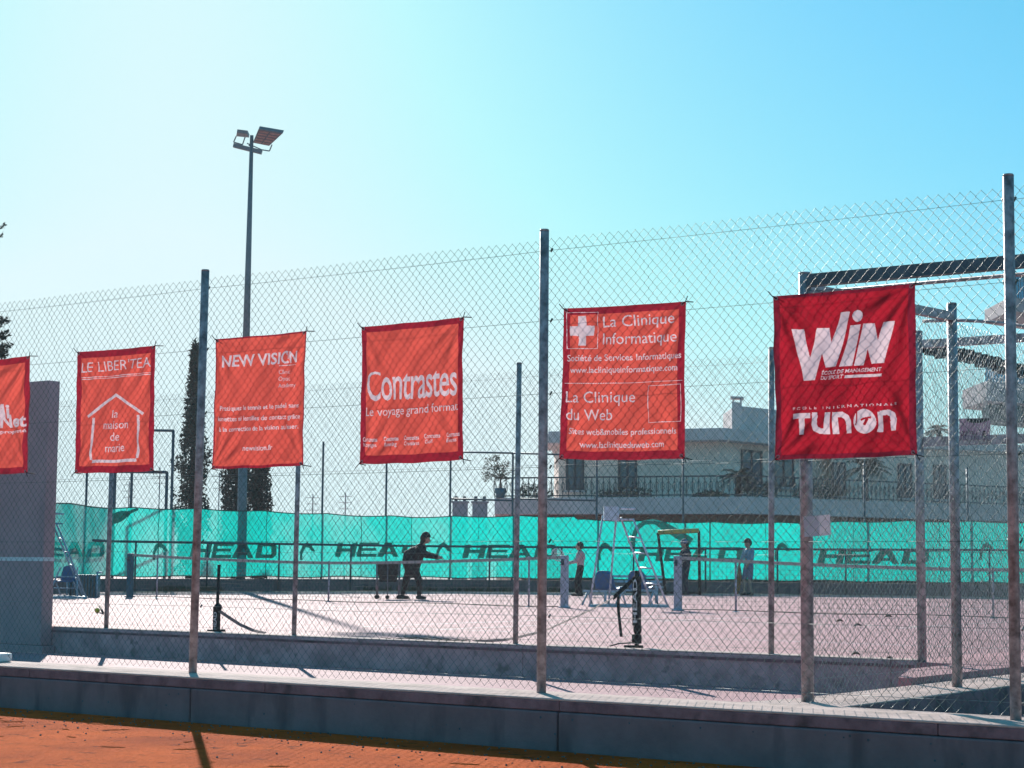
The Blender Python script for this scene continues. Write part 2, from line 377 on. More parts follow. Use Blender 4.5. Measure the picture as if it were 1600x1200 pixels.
# side fence running away from its corner post, and the gate frame on the right
f3 = thing('side_fence', 'chain link side fence leading away from the big corner post', 'fence', (-6.95, 16.4, 0))
me3 = link_mesh('wire_mesh', SP, 2.95, 98, 84, 0.0018, 'wire2', 5)
for k in range(3): place(me3, 'wire_mesh', f3, (-6.91, 16.42+SP*k, .03), R(90))
for k in range(1, 4): post(f3, -6.95, 16.42+SP*k, 0, 3.05, .03, 'steel2')
c = MB(); c.tube((-6.95, 16.37, 3.0), (-6.95, 25.8, 3.02), .045, n=10)
for i in range(110):
    yy = 16.5+i*.085; c.box((-6.95+random.uniform(-.02, .02), yy, 2.98+random.uniform(-.02, .02)), (.1, .05, .11), Matrix.Rotation(random.uniform(-.6, .6), 3, 'X'))
c.build('rolled_net', 'black', f3)
g = thing('gate_frame', 'tubular steel gate frame right of the corner post', 'gate frame', (-6.9, 16.37, 0))
MB().bar((-6.9, 16.37, 2.98), (2, 16.37, 2.98), .07, .075).build('top_rail', 'steel2', g)
MB().bar((-6.9, 16.37, 2.055), (2, 16.37, 2.055), .06, .085).build('cross_rail', 'steel2', g)
MB().path([(-6.9+q*.3, 16.37, 3.2-.0105*q*q) for q in range(9)], .016, 6).build('stay_cable', 'steel2', g)
f4 = thing('side_fence', 'short chain link fence of glinting zinc wire on the corner kerb', 'fence', (-5.78, 11.7, -.06))
post(f4, -5.80, 11.68, -.06, 2.93, .045, 'steel2'); post(f4, -5.62, 13.92, -.06, 2.97, .04, 'steel2')
MB().bar((-5.80, 11.72, 2.83), (-5.62, 13.9, 2.87), .06, .07).build('top_rail', 'steel2', f4)
MB().bar((-5.76, 11.68, 2.88), (2, 11.68, 2.88), .08, .085).build('cross_beam', 'darksteel', f4)
MB().tube((-5.76, 11.66, 2.79), (2, 11.66, 2.80), .014, n=8).build('lower_pipe', 'steel2', f4)
me4 = link_mesh('wire_mesh', 2.25, 2.85, 70, 82, 0.00191, 'wire2', 7)
place(me4, 'wire_mesh', f4, (-5.77, 11.70, -.03), math.atan2(2.24, .18))
me5 = link_mesh('wire_mesh', 3.0, 2.85, 94, 82, 0.00191, 'wire2', 8)
place(me5, 'wire_mesh', f4, (-5.59, 13.95, -.03), R(88))
post(f4, -5.50, 17.0, -.06, 2.97, .04, 'steel2')
for zz in (.1, 1.0, 1.95): MB().path([(-5.80, 11.7, zz), (-5.62, 13.92, zz), (-5.50, 17, zz)], .0018, 5).build('tension_wire', 'wire2', f4)

# ------------------------------------------------------------------ practice wall
pw = thing('practice_wall', 'tall mauve concrete practice wall with a white net line', 'wall', (-21, 16.1, -.31))
MB().span(-25.5, -18.86, 16.02, 16.21, -.22, 3.22).build('wall_body', 'practice', pw, bevel=.012)
MB().span(-25.5, -18.80, 16.0, 16.212, -.60, -.222).build('plinth', 'practice', pw, bevel=.012)
MB().span(-25.5, -18.857, 16.017, 16.206, .865, .915).build('white_line', 'white', pw)

# ------------------------------------------------------------------ banners
def text_tris(s, shear=0, bold=0, space=1.0):
    cu = bpy.data.curves.new('t', 'FONT'); cu.body = s; cu.shear = shear; cu.offset = bold; cu.space_character = space
    cu.resolution_u = 3; o = bpy.data.objects.new('t', cu); COL.objects.link(o)
    dg = bpy.context.evaluated_depsgraph_get(); me = bpy.data.meshes.new_from_object(o.evaluated_get(dg))
    me.calc_loop_triangles(); v = np.array([p.co[:2] for p in me.vertices]); t = np.array([l.vertices[:] for l in me.loop_triangles])
    bpy.data.objects.remove(o); bpy.data.curves.remove(cu); bpy.data.meshes.remove(me)
    return v, t
SS = 2.0
def raster(bm, P):                    # fill triangles P (n,3,2) in bitmap bm
    H_, W_ = bm.shape
    for a, b, c_ in P:
        x0, x1 = int(max(0, min(a[0], b[0], c_[0]))), int(min(W_-1, max(a[0], b[0], c_[0])+1))
        y0, y1 = int(max(0, min(a[1], b[1], c_[1]))), int(min(H_-1, max(a[1], b[1], c_[1])+1))
        if x1 < x0 or y1 < y0: continue
        X, Y = np.meshgrid(np.arange(x0, x1+1)+.5, np.arange(y0, y1+1)+.5)
        e1 = (b[0]-a[0])*(Y-a[1])-(b[1]-a[1])*(X-a[0]); e2 = (c_[0]-b[0])*(Y-b[1])-(c_[1]-b[1])*(X-b[0]); e3 = (a[0]-c_[0])*(Y-c_[1])-(a[1]-c_[1])*(X-c_[0])
        bm[y0:y1+1, x0:x1+1] |= ((e1 >= 0) & (e2 >= 0) & (e3 >= 0)) | ((e1 <= 0) & (e2 <= 0) & (e3 <= 0))
def polymask(bm, poly, val=True):
    poly = np.array(poly, float)*SS; H_, W_ = bm.shape
    x0, y0 = np.maximum(poly.min(0).astype(int), 0); x1, y1 = np.minimum(poly.max(0).astype(int)+1, (W_-1, H_-1))
    if x1 < x0 or y1 < y0: return
    X, Y = np.meshgrid(np.arange(x0, x1+1)+.5, np.arange(y0, y1+1)+.5); ins = np.zeros(X.shape, bool); n = len(poly)
    for i in range(n):
        (ax, ay), (bx, by) = poly[i], poly[(i+1) % n]
        if ay == by: continue
        cr = ((ay > Y) != (by > Y)) & (X < (bx-ax)*(Y-ay)/(by-ay)+ax); ins ^= cr
    bm[y0:y1+1, x0:x1+1][ins] = val
def stroke(bm, pts, w, val=True, rnd=False):
    for (ax, ay), (bx, by) in zip(pts[:-1], pts[1:]):
        l = math.hypot(bx-ax, by-ay) or 1; nx, ny = -(by-ay)/l*w/2, (bx-ax)/l*w/2
        polymask(bm, [(ax+nx, ay+ny), (bx+nx, by+ny), (bx-nx, by-ny), (ax-nx, ay-ny)], val)
    for (ax, ay) in (pts if rnd else pts[1:-1]):
        polymask(bm, [(ax+w/2*math.cos(t), ay+w/2*math.sin(t)) for t in np.linspace(0, 6.28, 14)[:-1]], val)
def ellipse(bm, cx, cy, rx, ry, val=True):
    polymask(bm, [(cx+rx*math.cos(t), cy+ry*math.sin(t)) for t in np.linspace(0, 2*math.pi, 40)[:-1]], val)
def write(bm, s, x0, y0, x1, y1, cap, shear=0, bold=0, space=1.0, xh=None):
    v, t = text_tris(s, shear, bold, space)
    if xh:                             # tall lower case: raise the x-height, keep the cap height
        yy = v[:, 1].copy(); v[:, 1] = np.where(yy < .5, yy*xh/.5, xh+(yy-.5)*(.72-xh)/.22)
    capu = .72 if any(ch.isupper() or ch in 'ldbhtk' for ch in s) else .72
    xa, xb = v[:, 0].min(), v[:, 0].max(); k = (v[:, 0]-xa)/(xb-xa)
    px = x0 + k*(x1-x0); py = y0 + k*(y1-y0) - v[:, 1]/capu*cap
    raster(bm, np.stack([px, py], 1)[t]*SS)
YB = 9.815
def banner(quad, draw, off, sc, size, cmat, hmat, label, hem, seed, wrinkle=.007, bulge=0.0):
    TL, TR, BR, BL = [onY(x, y, YB) for x, y in quad]
    rnd = random.Random(seed)
    org = (TL+TR)/2
    t = thing('banner', label, 'banner', org, 'red sponsor banners tied to the fence')
    nu = int((TR-TL).length/.0028); nv = int((TL-BL).length/.0028)
    U, V = np.meshgrid(np.linspace(0, 1, nu+1), np.linspace(0, 1, nv+1))
    def surf(U, V):
        X = (1-V)*((1-U)*TL.x+U*TR.x) + V*((1-U)*BL.x+U*BR.x)
        Z = (1-V)*((1-U)*TL.z+U*TR.z) + V*((1-U)*BL.z+U*BR.z)
        return X, Z
    bm = np.zeros((int(size[1]*SS), int(size[0]*SS)), bool); draw(bm)
    uc = (U[:-1, :-1]+U[1:, 1:])/2; vc = (V[:-1, :-1]+V[1:, 1:])/2
    X, Z = surf(uc, vc); pp = project(np.stack([X.ravel(), np.full(X.size, YB), Z.ravel()], 1))
    gx = ((pp[:, 0]-off[0])*sc*SS).astype(int); gy = ((pp[:, 1]-off[1])*sc*SS).astype(int)
    ok = (gx >= 0) & (gy >= 0) & (gx < bm.shape[1]) & (gy < bm.shape[0])
    msk = np.zeros(gx.shape, bool); msk[ok] = bm[gy[ok], gx[ok]]; msk = msk.reshape(uc.shape)
    hm = (uc < hem[0]) | (uc > 1-hem[1]) | (vc < hem[2]) | (vc > 1-hem[3])
    hm &= ~msk
    X, Z = surf(U, V)
    # sagging cloth: pulled at the corners, with diagonal creases and slack edges
    ph = [rnd.uniform(0, 6) for _ in range(6)]
    Yo = np.zeros_like(X)
    env = np.sin(np.pi*np.clip(U, 0, 1))**.6*.7+.3
    Yo += wrinkle*env*np.sin(9*U+7*V+ph[0]) + wrinkle*.7*env*np.sin(16*U-11*V+ph[1]) + wrinkle*.35*np.sin(31*U+26*V+ph[2])
    for (cu, cv) in ((0, 0), (1, 0), (1, 1), (0, 1)):
        du, dv = U-cu, V-cv; r_ = np.sqrt(du**2+dv**2); an = np.arctan2(np.abs(dv), np.abs(du))
        Yo += wrinkle*.9*np.sin(an*14+ph[3]+cu*2+cv)*np.exp(-((r_-.28)/.2)**2)
    corner = 1-np.clip(np.minimum(np.minimum(np.hypot(U, V), np.hypot(1-U, V)), np.minimum(np.hypot(U, 1-V), np.hypot(1-U, 1-V)))/.25, 0, 1)
    Yo *= (1-corner)
    Yo += -bulge*np.sin(np.pi*U)*V*.5
    X = X + .006*np.sin(np.pi*V)*np.where(U < .5, 1, -1)*(np.abs(U-.5)*2)**3
    Z = Z - .004*np.sin(np.pi*U*1.0)*(1-V)*1.0 - (.010*rnd.uniform(.3, 1))*np.sin(np.pi*U)*V + .002*np.sin(18*U+ph[5])*V
    P = np.stack([X-org.x, YB+Yo-org.y, Z-org.z], -1).reshape(-1, 3)
    idx = np.arange(P.shape[0]).reshape(X.shape)
    quads = np.stack([idx[:-1, :-1], idx[1:, :-1], idx[1:, 1:], idx[:-1, 1:]], -1)
    for nm, sel, m in (('cloth', ~hm & ~msk, cmat), ('hem', hm, hmat), ('lettering', msk, 'print')):
        q = quads[sel]
        if not len(q): continue
        used, inv = np.unique(q, return_inverse=True); inv = inv.reshape(q.shape)
        me = bpy.data.meshes.new(nm); me.vertices.add(len(used)); me.vertices.foreach_set('co', P[used].ravel())
        me.loops.add(q.size); me.loops.foreach_set('vertex_index', inv.ravel().astype(np.int32))
        me.polygons.add(len(q)); me.polygons.foreach_set('loop_start', np.arange(0, q.size, 4, dtype=np.int32))
        me.update(calc_edges=True); me.validate(); me.polygons.foreach_set('use_smooth', [True]*len(me.polygons))
        me.materials.append(M[m]); o = bpy.data.objects.new(nm, me); COL.objects.link(o); o.parent = t; ORI[o.name] = org
    for (cu, cv) in ((0, 0), (1, 0), (1, 1), (0, 1)):
        gu, gv = (.025 if cu == 0 else .975), (.016 if cv == 0 else .984); gx_, gz_ = surf(np.array(gu), np.array(gv)); gx_, gz_ = float(gx_), float(gz_)
        gm = MB()
        for k in range(12):
            a, b = 2*math.pi*k/12, 2*math.pi*(k+1)/12
            gm.tube((gx_+.009*math.cos(a), YB-.004, gz_+.009*math.sin(a)), (gx_+.009*math.cos(b), YB-.004, gz_+.009*math.sin(b)), .003, n=5)
        go = gm.build('grommet', 'grommet', t)
        sx, sz = (1 if cu else -1), (1 if cv == 0 else -1)
        MB().path([(gx_, YB-.008, gz_), (gx_+.022*sx, YB-.004, gz_+.014*sz), (gx_+.03*sx, YB+.075, gz_+.02*sz)], .0035, 6).path([(gx_+.02*sx, YB-.006, gz_+.01*sz), (gx_+.045*sx, YB-.02, gz_+.045*sz)], .003, 5).build('cable_tie', 'black', go)
    return t

def d1(b):
    write(b, 'Mi', -80, 646, 86, 640, 125, bold=.03); write(b, 'Net', 0, 727, 232, 718, 112, bold=.03)
    write(b, 'propreté', 4, 781, 231, 772, 30, bold=.018)
def d2(b):
    write(b, "LE LIBER'TEA", 385, 547, 708, 518, 48, bold=-.004)
    stroke(b, [(382, 571), (707, 545)], 2.6); stroke(b, [(382, 579), (707, 553)], 2.6)
    stroke(b, [(408, 752), (545, 648), (670, 738)], 13); stroke(b, [(436, 757), (428, 955)], 11); stroke(b, [(647, 742), (644, 945)], 11); stroke(b, [(433, 962), (640, 954)], 14)
    write(b, 'la', 528, 756, 554, 753, 38, shear=.1); write(b, 'maison', 487, 809, 596, 804, 40, shear=.1)
    write(b, 'de', 520, 864, 559, 862, 42, shear=.1); write(b, 'marie', 491, 917, 582, 912, 40, shear=.1)
def d3(b):
    write(b, 'NEW VISI', 150, 395, 438, 376, 58, bold=.022); write(b, 'N', 490, 372, 530, 369, 58, bold=.022)
    stroke(b, [(470+22*math.cos(t), 344+27*math.sin(t)) for t in np.linspace(.9, 5.3, 20)], 10)
    for a in np.linspace(-1.6, .8, 7): stroke(b, [(474+9*math.cos(a), 340+10*math.sin(a)), (474+15*math.cos(a), 340+17*math.sin(a))], 3)
    stroke(b, [(436, 387), (523, 382)], 3)
    write(b, 'Clinic', 437, 429, 492, 426, 22, bold=-.006); write(b, 'Optic', 437, 463, 492, 460, 22, bold=-.006); write(b, 'Academy', 437, 497, 518, 492, 21, bold=-.004)
    write(b, 'Pratiquez le tennis et le padel sans', 137, 613, 532, 594, 23, bold=.014)
    write(b, 'lunettes ni lentilles de contact grâce', 127, 666, 540, 650, 24, bold=.014)
    write(b, 'à la correction de la vision au laser.', 134, 718, 529, 700, 24, bold=.014); write(b, 'newvision.fr', 258, 812, 398, 806, 26, bold=.014)
def d4(b):
    write(b, 'Contrastes', 874, 562, 1326, 530, 144, bold=.010, space=.94, xh=.60)
    write(b, 'Le voyage grand format', 868, 640, 1331, 608, 44)
    for s, x0, x1, y in (('Voyages', 850, 928, 768), ('Running', 957, 1032, 762), ('Croisières', 1060, 1138, 755), ('Golf', 1162, 1240, 748), ('Events', 1267, 1340, 741)):
        write(b, 'Contrastes', x0, y, x1, y-4, 22, bold=.02); write(b, s, x0+2, y+26, x0+(x1-x0)*min(1, .13*len(s)), y+23, 20, bold=.01)
def d5(b):
    for q in ([(112, 127), (330, 120), (328, 370), (110, 377), (112, 127)], [(684, 630), (912, 621), (908, 878), (683, 885), (684, 630)]): stroke(b, q, 3.6)
    polymask(b, [(190, 148), (245, 146), (245, 213), (302, 212), (302, 282), (244, 284), (243, 351), (192, 353), (192, 286), (135, 288), (135, 220), (191, 217)])
    write(b, 'La Clinique', 372, 226, 860, 195, 80); write(b, 'Informatique', 366, 344, 876, 324, 80)
    write(b, 'Société de Services Informatiques', 110, 464, 918, 440, 46, bold=.008)
    write(b, 'www.lacliniqueinformatique.com', 132, 545, 890, 524, 44, bold=.008)
    stroke(b, [(95, 619), (925, 594)], 3.2)
    write(b, 'La Clinique', 105, 750, 586, 738, 80); write(b, 'du Web', 108, 871, 430, 866, 80)
    write(b, 'Sites web&mobiles professionnels', 130, 969, 873, 963, 44, bold=.008); write(b, 'www.lacliniqueduweb.com', 200, 1058, 790, 1055, 44, bold=.008)
def d6(b):
    polymask(b, [(158, 308), (232, 305), (265, 490), (322, 297), (388, 293), (408, 388), (462, 192), (528, 188), (440, 543), (370, 548), (348, 458), (295, 632), (222, 637)])
    polymask(b, [(528, 280), (602, 272), (545, 540), (465, 545)]); ellipse(b, 580, 218, 35, 38)
    polymask(b, [(620, 270), (690, 265), (722, 378), (748, 258), (824, 254), (752, 522), (676, 528), (650, 430), (620, 535), (556, 540)])
    write(b, 'ÉCOLE DE MANAGEMENT', 341, 597, 735, 572, 24, .2, .012); write(b, 'DU SPORT', 333, 629, 494, 622, 25, .2, .012)
    polymask(b, [(503, 604), (732, 588), (731, 606), (501, 621)])
    write(b, 'É C O L E   I N T E R N A T I O N A L E', 153, 829, 828, 792, 17)
    stroke(b, [(154, 868), (275, 865)], 34); stroke(b, [(221, 870), (216, 988)], 36)
    stroke(b, [(303, 843), (304, 915), (318, 948), (350, 962), (390, 962)], 36); stroke(b, [(386, 838), (388, 981)], 36)
    stroke(b, [(437, 838), (438, 978)], 36); stroke(b, [(437, 856), (480, 853), (508, 872), (519, 905), (520, 975)], 34)
    ellipse(b, 622, 898, 70, 80); stroke(b, [(572, 835), (574, 880), (568, 925)], 8, False); stroke(b, [(600, 892), (618, 880), (662, 870)], 13, False); stroke(b, [(638, 880), (620, 922)], 17, False)
    stroke(b, [(722, 835), (722, 966)], 36); stroke(b, [(722, 845), (770, 838), (800, 856), (811, 888), (812, 961)], 34)
banner([(-68, 568), (47, 556), (43, 739), (-72, 743)], d1, (0, 540), 5.714, (345, 1200), 'red', 'redhem', 'red banner with large white letters above propreté, cut by the left edge', (.06, .06, .055, .055), 11, .009)
banner([(121, 550), (243, 540), (240, 736), (117, 739)], d2, (0, 400), 3, (1200, 1200), 'red', 'redhem', 'red banner with a white outline house and the words la maison de marie', (.055, .055, .055, .055), 12)
banner([(337, 530), (479, 517), (474, 727), (331, 733)], d3, (300, 450), 3.2, (1600, 1120), 'red', 'redhem', 'orange red banner headed NEW VISION with small paragraph about tennis and padel', (.012, .012, .012, .02), 13)
banner([(565, 511), (725, 495), (724, 718), (562, 725)], d4, (300, 450), 3.2, (1600, 1120), 'red', 'redhem', 'red banner with big white word Contrastes over le voyage grand format', (.05, .05, .045, .06), 14)
banner([(881, 482), (1072, 471), (1070, 716), (874, 717)], d5, (860, 460), 4.445, (1067, 1200), 'red', 'redhem', 'red banner with white cross and the words La Clinique Informatique', (.055, .055, .045, .055), 15, .006)
banner([(1208, 463), (1430, 443), (1433, 711), (1211, 718)], d6, (1200, 440), 4.136, (1034, 1200), 'crimson', 'crimsonhem', 'crimson banner with slanted WIN logo above the word TUNON', (.045, .045, .02, .03), 16, .012)

# ------------------------------------------------------------------ tennis nets
def tennis_net(xa, xb, label, strap, hc=.914):
    t = thing('tennis_net', label, 'net', ((xa+xb)/2, NY, 0), 'tennis nets across the hard courts')
    zt = lambda x: hc + (1.07-hc)*abs((x-(xa+xb)/2)/((xb-xa)/2))**1.6 - .01
    n = 24; xs = [xa+(xb-xa)*i/n for i in range(n+1)]
    tp = MB()
    for a, b in zip(xs[:-1], xs[1:]):
        tp.add([(a, NY-.012, zt(a)-.06), (b, NY-.012, zt(b)-.06), (b, NY-.012, zt(b)), (a, NY-.012, zt(a)), (a, NY+.012, zt(a)-.06), (b, NY+.012, zt(b)-.06), (b, NY+.012, zt(b)), (a, NY+.012, zt(a))],
               [(0, 1, 2, 3), (5, 4, 7, 6), (3, 2, 6, 7), (1, 0, 4, 5)])
    tp.build('top_tape', 'tape', t)
    nm = MB(); step = .09; k = int((xb-xa)/step)
    def strand(p0, p1, r): nm.tube(p0, p1, r, r, 3, False)
    for i in range(k+1):
        x = xa+(xb-xa)*i/k; strand((x, NY, .03), (x, NY, zt(x)-.05), .0022)
    for j in range(11):
        f = j/10
        for a, b in zip(xs[:-1], xs[1:]): strand((a, NY, .03+f*(zt(a)-.1)), (b, NY, .03+f*(zt(b)-.1)), .0022)
    nm.build('net_mesh', 'netcord', t)
    MB().path([(x, NY, .022+.012*math.sin(i*.8)) for i, x in enumerate(xs)], .008, 5).build('bottom_cord', 'netcord', t)
    for x in strap:
        MB().tube((x, NY+.03, 0), (x, NY+.03, zt(x)+.02), .02, n=8).build('net_stick', 'rustwhite', t)
        MB().tube((x, NY+.03, 0.001), (x, NY+.03, .012), .075, .07, n=12).build('stick_base', 'whitemetal', t)
    return t
XN0, XN1, XN2 = -33.95, -21.15, -18.47
n1 = tennis_net(XN0, XN1, 'tennis net strung between the rusty left post and the white middle post', (-33.04, -27.55, -22.06))
n2 = tennis_net(XN2, XN2+12.8, 'tennis net running out of the picture on the right', (-17.2, XN2+6.4), .89)
def netpost(x, m, label):
    t = thing('net_post', label, 'net post', (x, NY, 0), 'net posts')
    MB().box((x, NY, .535), (.13, .13, 1.07)).build('post_body', m, t, bevel=.015)
    MB().box((x, NY-.07, .93), (.05, .035, .12)).tube((x, NY-.08, .93), (x, NY-.16, .93), .012).build('winder', 'darksteel', t)
    MB().tube((x, NY, 0.002), (x, NY, .03), .13, .12, 14).build('foot_plate', m, t)
netpost(XN0, 'bluemetal', 'blue grey tennis net post at the left end of the far net')
netpost(XN1, 'rustwhite', 'worn white tennis net post left of the umpire chair')
netpost(XN2, 'rustwhite', 'worn white tennis net post right of the umpire chair')

# slack mini net just behind the inner fence
MY = 16.78; mx0, mx1 = -16.47, -10.32
mn = thing('mini_net', 'slack children mini tennis net with black sleeved posts lying on the court', 'net', (-13.4, MY, 0))
pl = MB().tube((mx0, MY, 0), (mx0+.02, MY, .84), .02, n=10).bar((mx0-.02, MY-.12, .02), (mx0+.02, MY+.12, .02), .05, .03).build('post', 'black', mn)
MB().box((mx0, MY, .17), (.085, .06, .30)).ell((mx0+.02, MY, .31), (.055, .05, .05)).build('sleeve', 'black', pl, bevel=.01)
pr = MB().tube((mx1, MY, 0), (mx1, MY, .82), .024, n=10).bar((mx1-.12, MY-.06, .02), (mx1+.05, MY+.05, .02), .05, .03).build('post', 'black', mn)
sv = MB().box((mx1, MY, .50), (.078, .07, .52)).ell((mx1+.01, MY, .20), (.048, .045, .06)).box((mx1, MY, .10), (.085, .075, .10)).build('sleeve', 'black', pr, bevel=.012)
MB().path([(mx1-.03, MY-.04, .06), (mx1-.18, MY-.06, .05), (mx1-.30, MY-.05, .02)], .008, 5).build('loose_cord', 'black', pr)
def text_obj(s, name, parent, m, origin, right, up, w, h, bold=0.02, space=1.0):
    v, t = text_tris(s, 0, bold, space); v = v-v.min(0); v = v/v.max(0)
    o = Vector(origin); P = [o + Vector(right)*float(a[0]*w) + Vector(up)*float(a[1]*h) for a in v]
    b = MB(); b.add(P, [tuple(int(i) for i in q) for q in t]); return b.build(name, m, parent)
text_obj('HEAD', 'lettering', sv, 'white', (mx1+.026, MY-.037, .27), (0, 0, 1), (-1, 0, 0), .46, .052)
text_obj('HEAD', 'lettering', pl, 'white', (mx0+.03, MY-.0315, .03), (0, 0, 1), (-1, 0, 0), .22, .055)
def ribbon(pts, w, wv):
    b = MB(); wv = Vector(wv)*w/2
    for p, q in zip(pts[:-1], pts[1:]):
        p = Vector(p); q = Vector(q); nrm = (q-p).cross(wv).normalized()*.003
        b.add([p-wv, q-wv, q+wv, p+wv, p-wv+nrm, q-wv+nrm, q+wv+nrm, p+wv+nrm], [(3, 2, 1, 0), (4, 5, 6, 7), (0, 1, 5, 4), (2, 3, 7, 6), (1, 2, 6, 5), (3, 0, 4, 7)])
    return b
sag = [Vector((mx0+.03, MY, .27)), Vector((mx0+.18, MY-.02, .21)), Vector((mx0+.45, MY-.06, .11)), Vector((mx0+.75, MY-.12, .04)), Vector((mx0+1.0, MY-.18, .02))]
ribbon(sag, .05, (0, 1, .45)).build('net_band', 'webbing', mn)
sag2 = [Vector((mx1, MY+.0, .76)), Vector((mx1-.14, MY-.02, .64)), Vector((mx1-.28, MY-.02, .53)), Vector((mx1-.55, MY-.03, .40)), Vector((mx1-1.16, MY-.06, .15)), Vector((mx1-1.6, MY-.12, .05)), Vector((mx1-2.0, MY-.2, .016))]
ribbon(sag2[:3], .06, (0, .2, 1)).build('net_band', 'black', mn)
ribbon(sag2[2:], .06, (0, 1, .5)).build('net_band', 'webbing', mn)
ribbon([(mx1-.2, MY-.05, .58), (mx1-.19, MY-.06, .4), (mx1-.16, MY-.05, .12)], .035, (1, 0, 0)).build('strap', 'black', mn)
nm = MB(); rn = random.Random(4)
for i in range(110):
    a = mx0+3.0+rn.random()*1.2; p = Vector((a, MY-.35+rn.random()*.35, .012+rn.random()*.02)); q = p+Vector((rn.uniform(-.12, .12), rn.uniform(-.12, .12), rn.uniform(-.005, .02)))
    nm.tube(p, q, .003, n=3, cap=False)
nm.build('net_mesh', 'netcord', mn)

# ------------------------------------------------------------------ far windscreen, its wall, rail and posts
SC = [XY(60, 47.5), XY(172, 53.5), XY(640, 60), XY(1250, 60), XY(1760, 55.5)]
def along(x):                          # ground point of the windscreen line under photo column x
    cols = (60, 172, 640, 1250, 1760)
    for (a, b), (A, B) in zip(zip(cols[:-1], cols[1:]), zip(SC[:-1], SC[1:])):
        if x <= b or b == cols[-1]:
            A = Vector((*A, 0)); B = Vector((*B, 0)); r = ray(x, 884); n = Vector((-(B-A).y, (B-A).x, 0)); s_ = n.dot(A)/n.dot(Vector((r.x, r.y, 0)))
            return Vector((r.x*s_, r.y*s_, 0)), (B-A).normalized(), Vector((n.x, n.y, 0)).normalized()
def front(x, d=0.0):                   # d metres towards the camera
    p, a, n = along(x); n = n if n.dot(p) < 0 else -n
    return p+n*d, a, n
cw = thing('court_wall', 'low grey concrete wall under the teal windscreen', 'wall', (SC[2][0], SC[2][1], 0))
for A, B in zip(SC[:-1], SC[1:]):
    A = Vector((*A, 0)); B = Vector((*B, 0)); n = Vector((-(B-A).y, (B-A).x, 0)).normalized(); n = n if n.dot(A) > 0 else -n
    MB().prism([tuple(p[:2]) for p in (A, B, B+n*.3, A+n*.3)], -.6, .37).build('wall_section', 'lowwall', cw)
dm = MB()  # grey-brown strip of varying width along the foot of the far wall
for A, B in zip(SC[1:-1], SC[2:]):
    A = Vector((*A, .004)); B = Vector((*B, .004)); n = Vector((-(B-A).y, (B-A).x, 0)).normalized(); n = n if n.dot(A) < 0 else -n
    k = 24
    for i in range(k):
        p, q = A.lerp(B, i/k), A.lerp(B, (i+1)/k); w0 = 1.6+.5*math.sin(i*1.3); w1 = 1.6+.5*math.sin((i+1)*1.3)
        dm.add([p, q, q+n*w1, p+n*w0], [(0, 1, 2, 3)])
dm.build('grey_strip', 'greybrown', kind='structure')

def screen_top(x): return 2.43 - .10*(x > 900) - .045*abs(math.sin(x*.031)) - .03*math.sin(x*.0115+1)
def screen_section(x0, x1, label, m='screen', off=.10):
    p0 = front(x0, off)[0]
    t = thing('windscreen', label, 'windscreen', (p0.x, p0.y, .4), 'teal windscreen panels')
    nx = int((x1-x0)/6); nz = 12; V = []; Fc = []
    for i in range(nx+1):
        x = x0+(x1-x0)*i/nx; p, a, n = front(x, off); zt = screen_top(x); zb = .44+.02*math.sin(x*.05)
        for j in range(nz+1):
            f = j/nz; w = .014*math.sin(x*.06+f*2)+.010*math.sin(x*.17-f*5)
            V.append((p.x+n.x*w, p.y+n.y*w, zb+f*(zt-zb)))
    for i in range(nx):
        for j in range(nz): a = i*(nz+1)+j; Fc.append((a, a+nz+1, a+nz+2, a+1))
    b = MB(); b.add(V, Fc, True); b.build('screen_cloth', m, t)
    hb = MB(); zz = [V[i*(nz+1)+nz] for i in range(nx+1)]
    hb.path([(p[0], p[1], p[2]) for p in zz], .016, 5); zz = [V[i*(nz+1)] for i in range(nx+1)]; hb.build('hem_cord', 'screendark', t)
    MB().path(zz, .016, 5).build('hem_cord', 'screendark', t); return t
s0 = screen_section(62, 172, 'teal windscreen panel beside the practice wall on the left')
s1 = screen_section(174, 640, 'teal windscreen panel with a leaf shape behind the floodlight mast')
s2 = screen_section(642, 1108, 'teal windscreen panel behind the umpire chair')
s3 = screen_section(1110, 1750, 'teal windscreen panel behind the gate on the right')
def scr_poly(polys, parent, name='logo', off=.155):    # flat printed shapes given as photo outlines, carried on the cloth's own plane
    b = MB()
    for kq, poly in enumerate(polys):
        P = []
        for (x, y) in poly:
            p, a, n = front(x, off+.0015*kq); d = -p.x*SY+p.y*CY; P.append(W(x, y, d))
        c = sum(P, Vector())/len(P); b.add(P, [tuple(range(len(P)))])
    return b.build(name, 'screendark', parent)
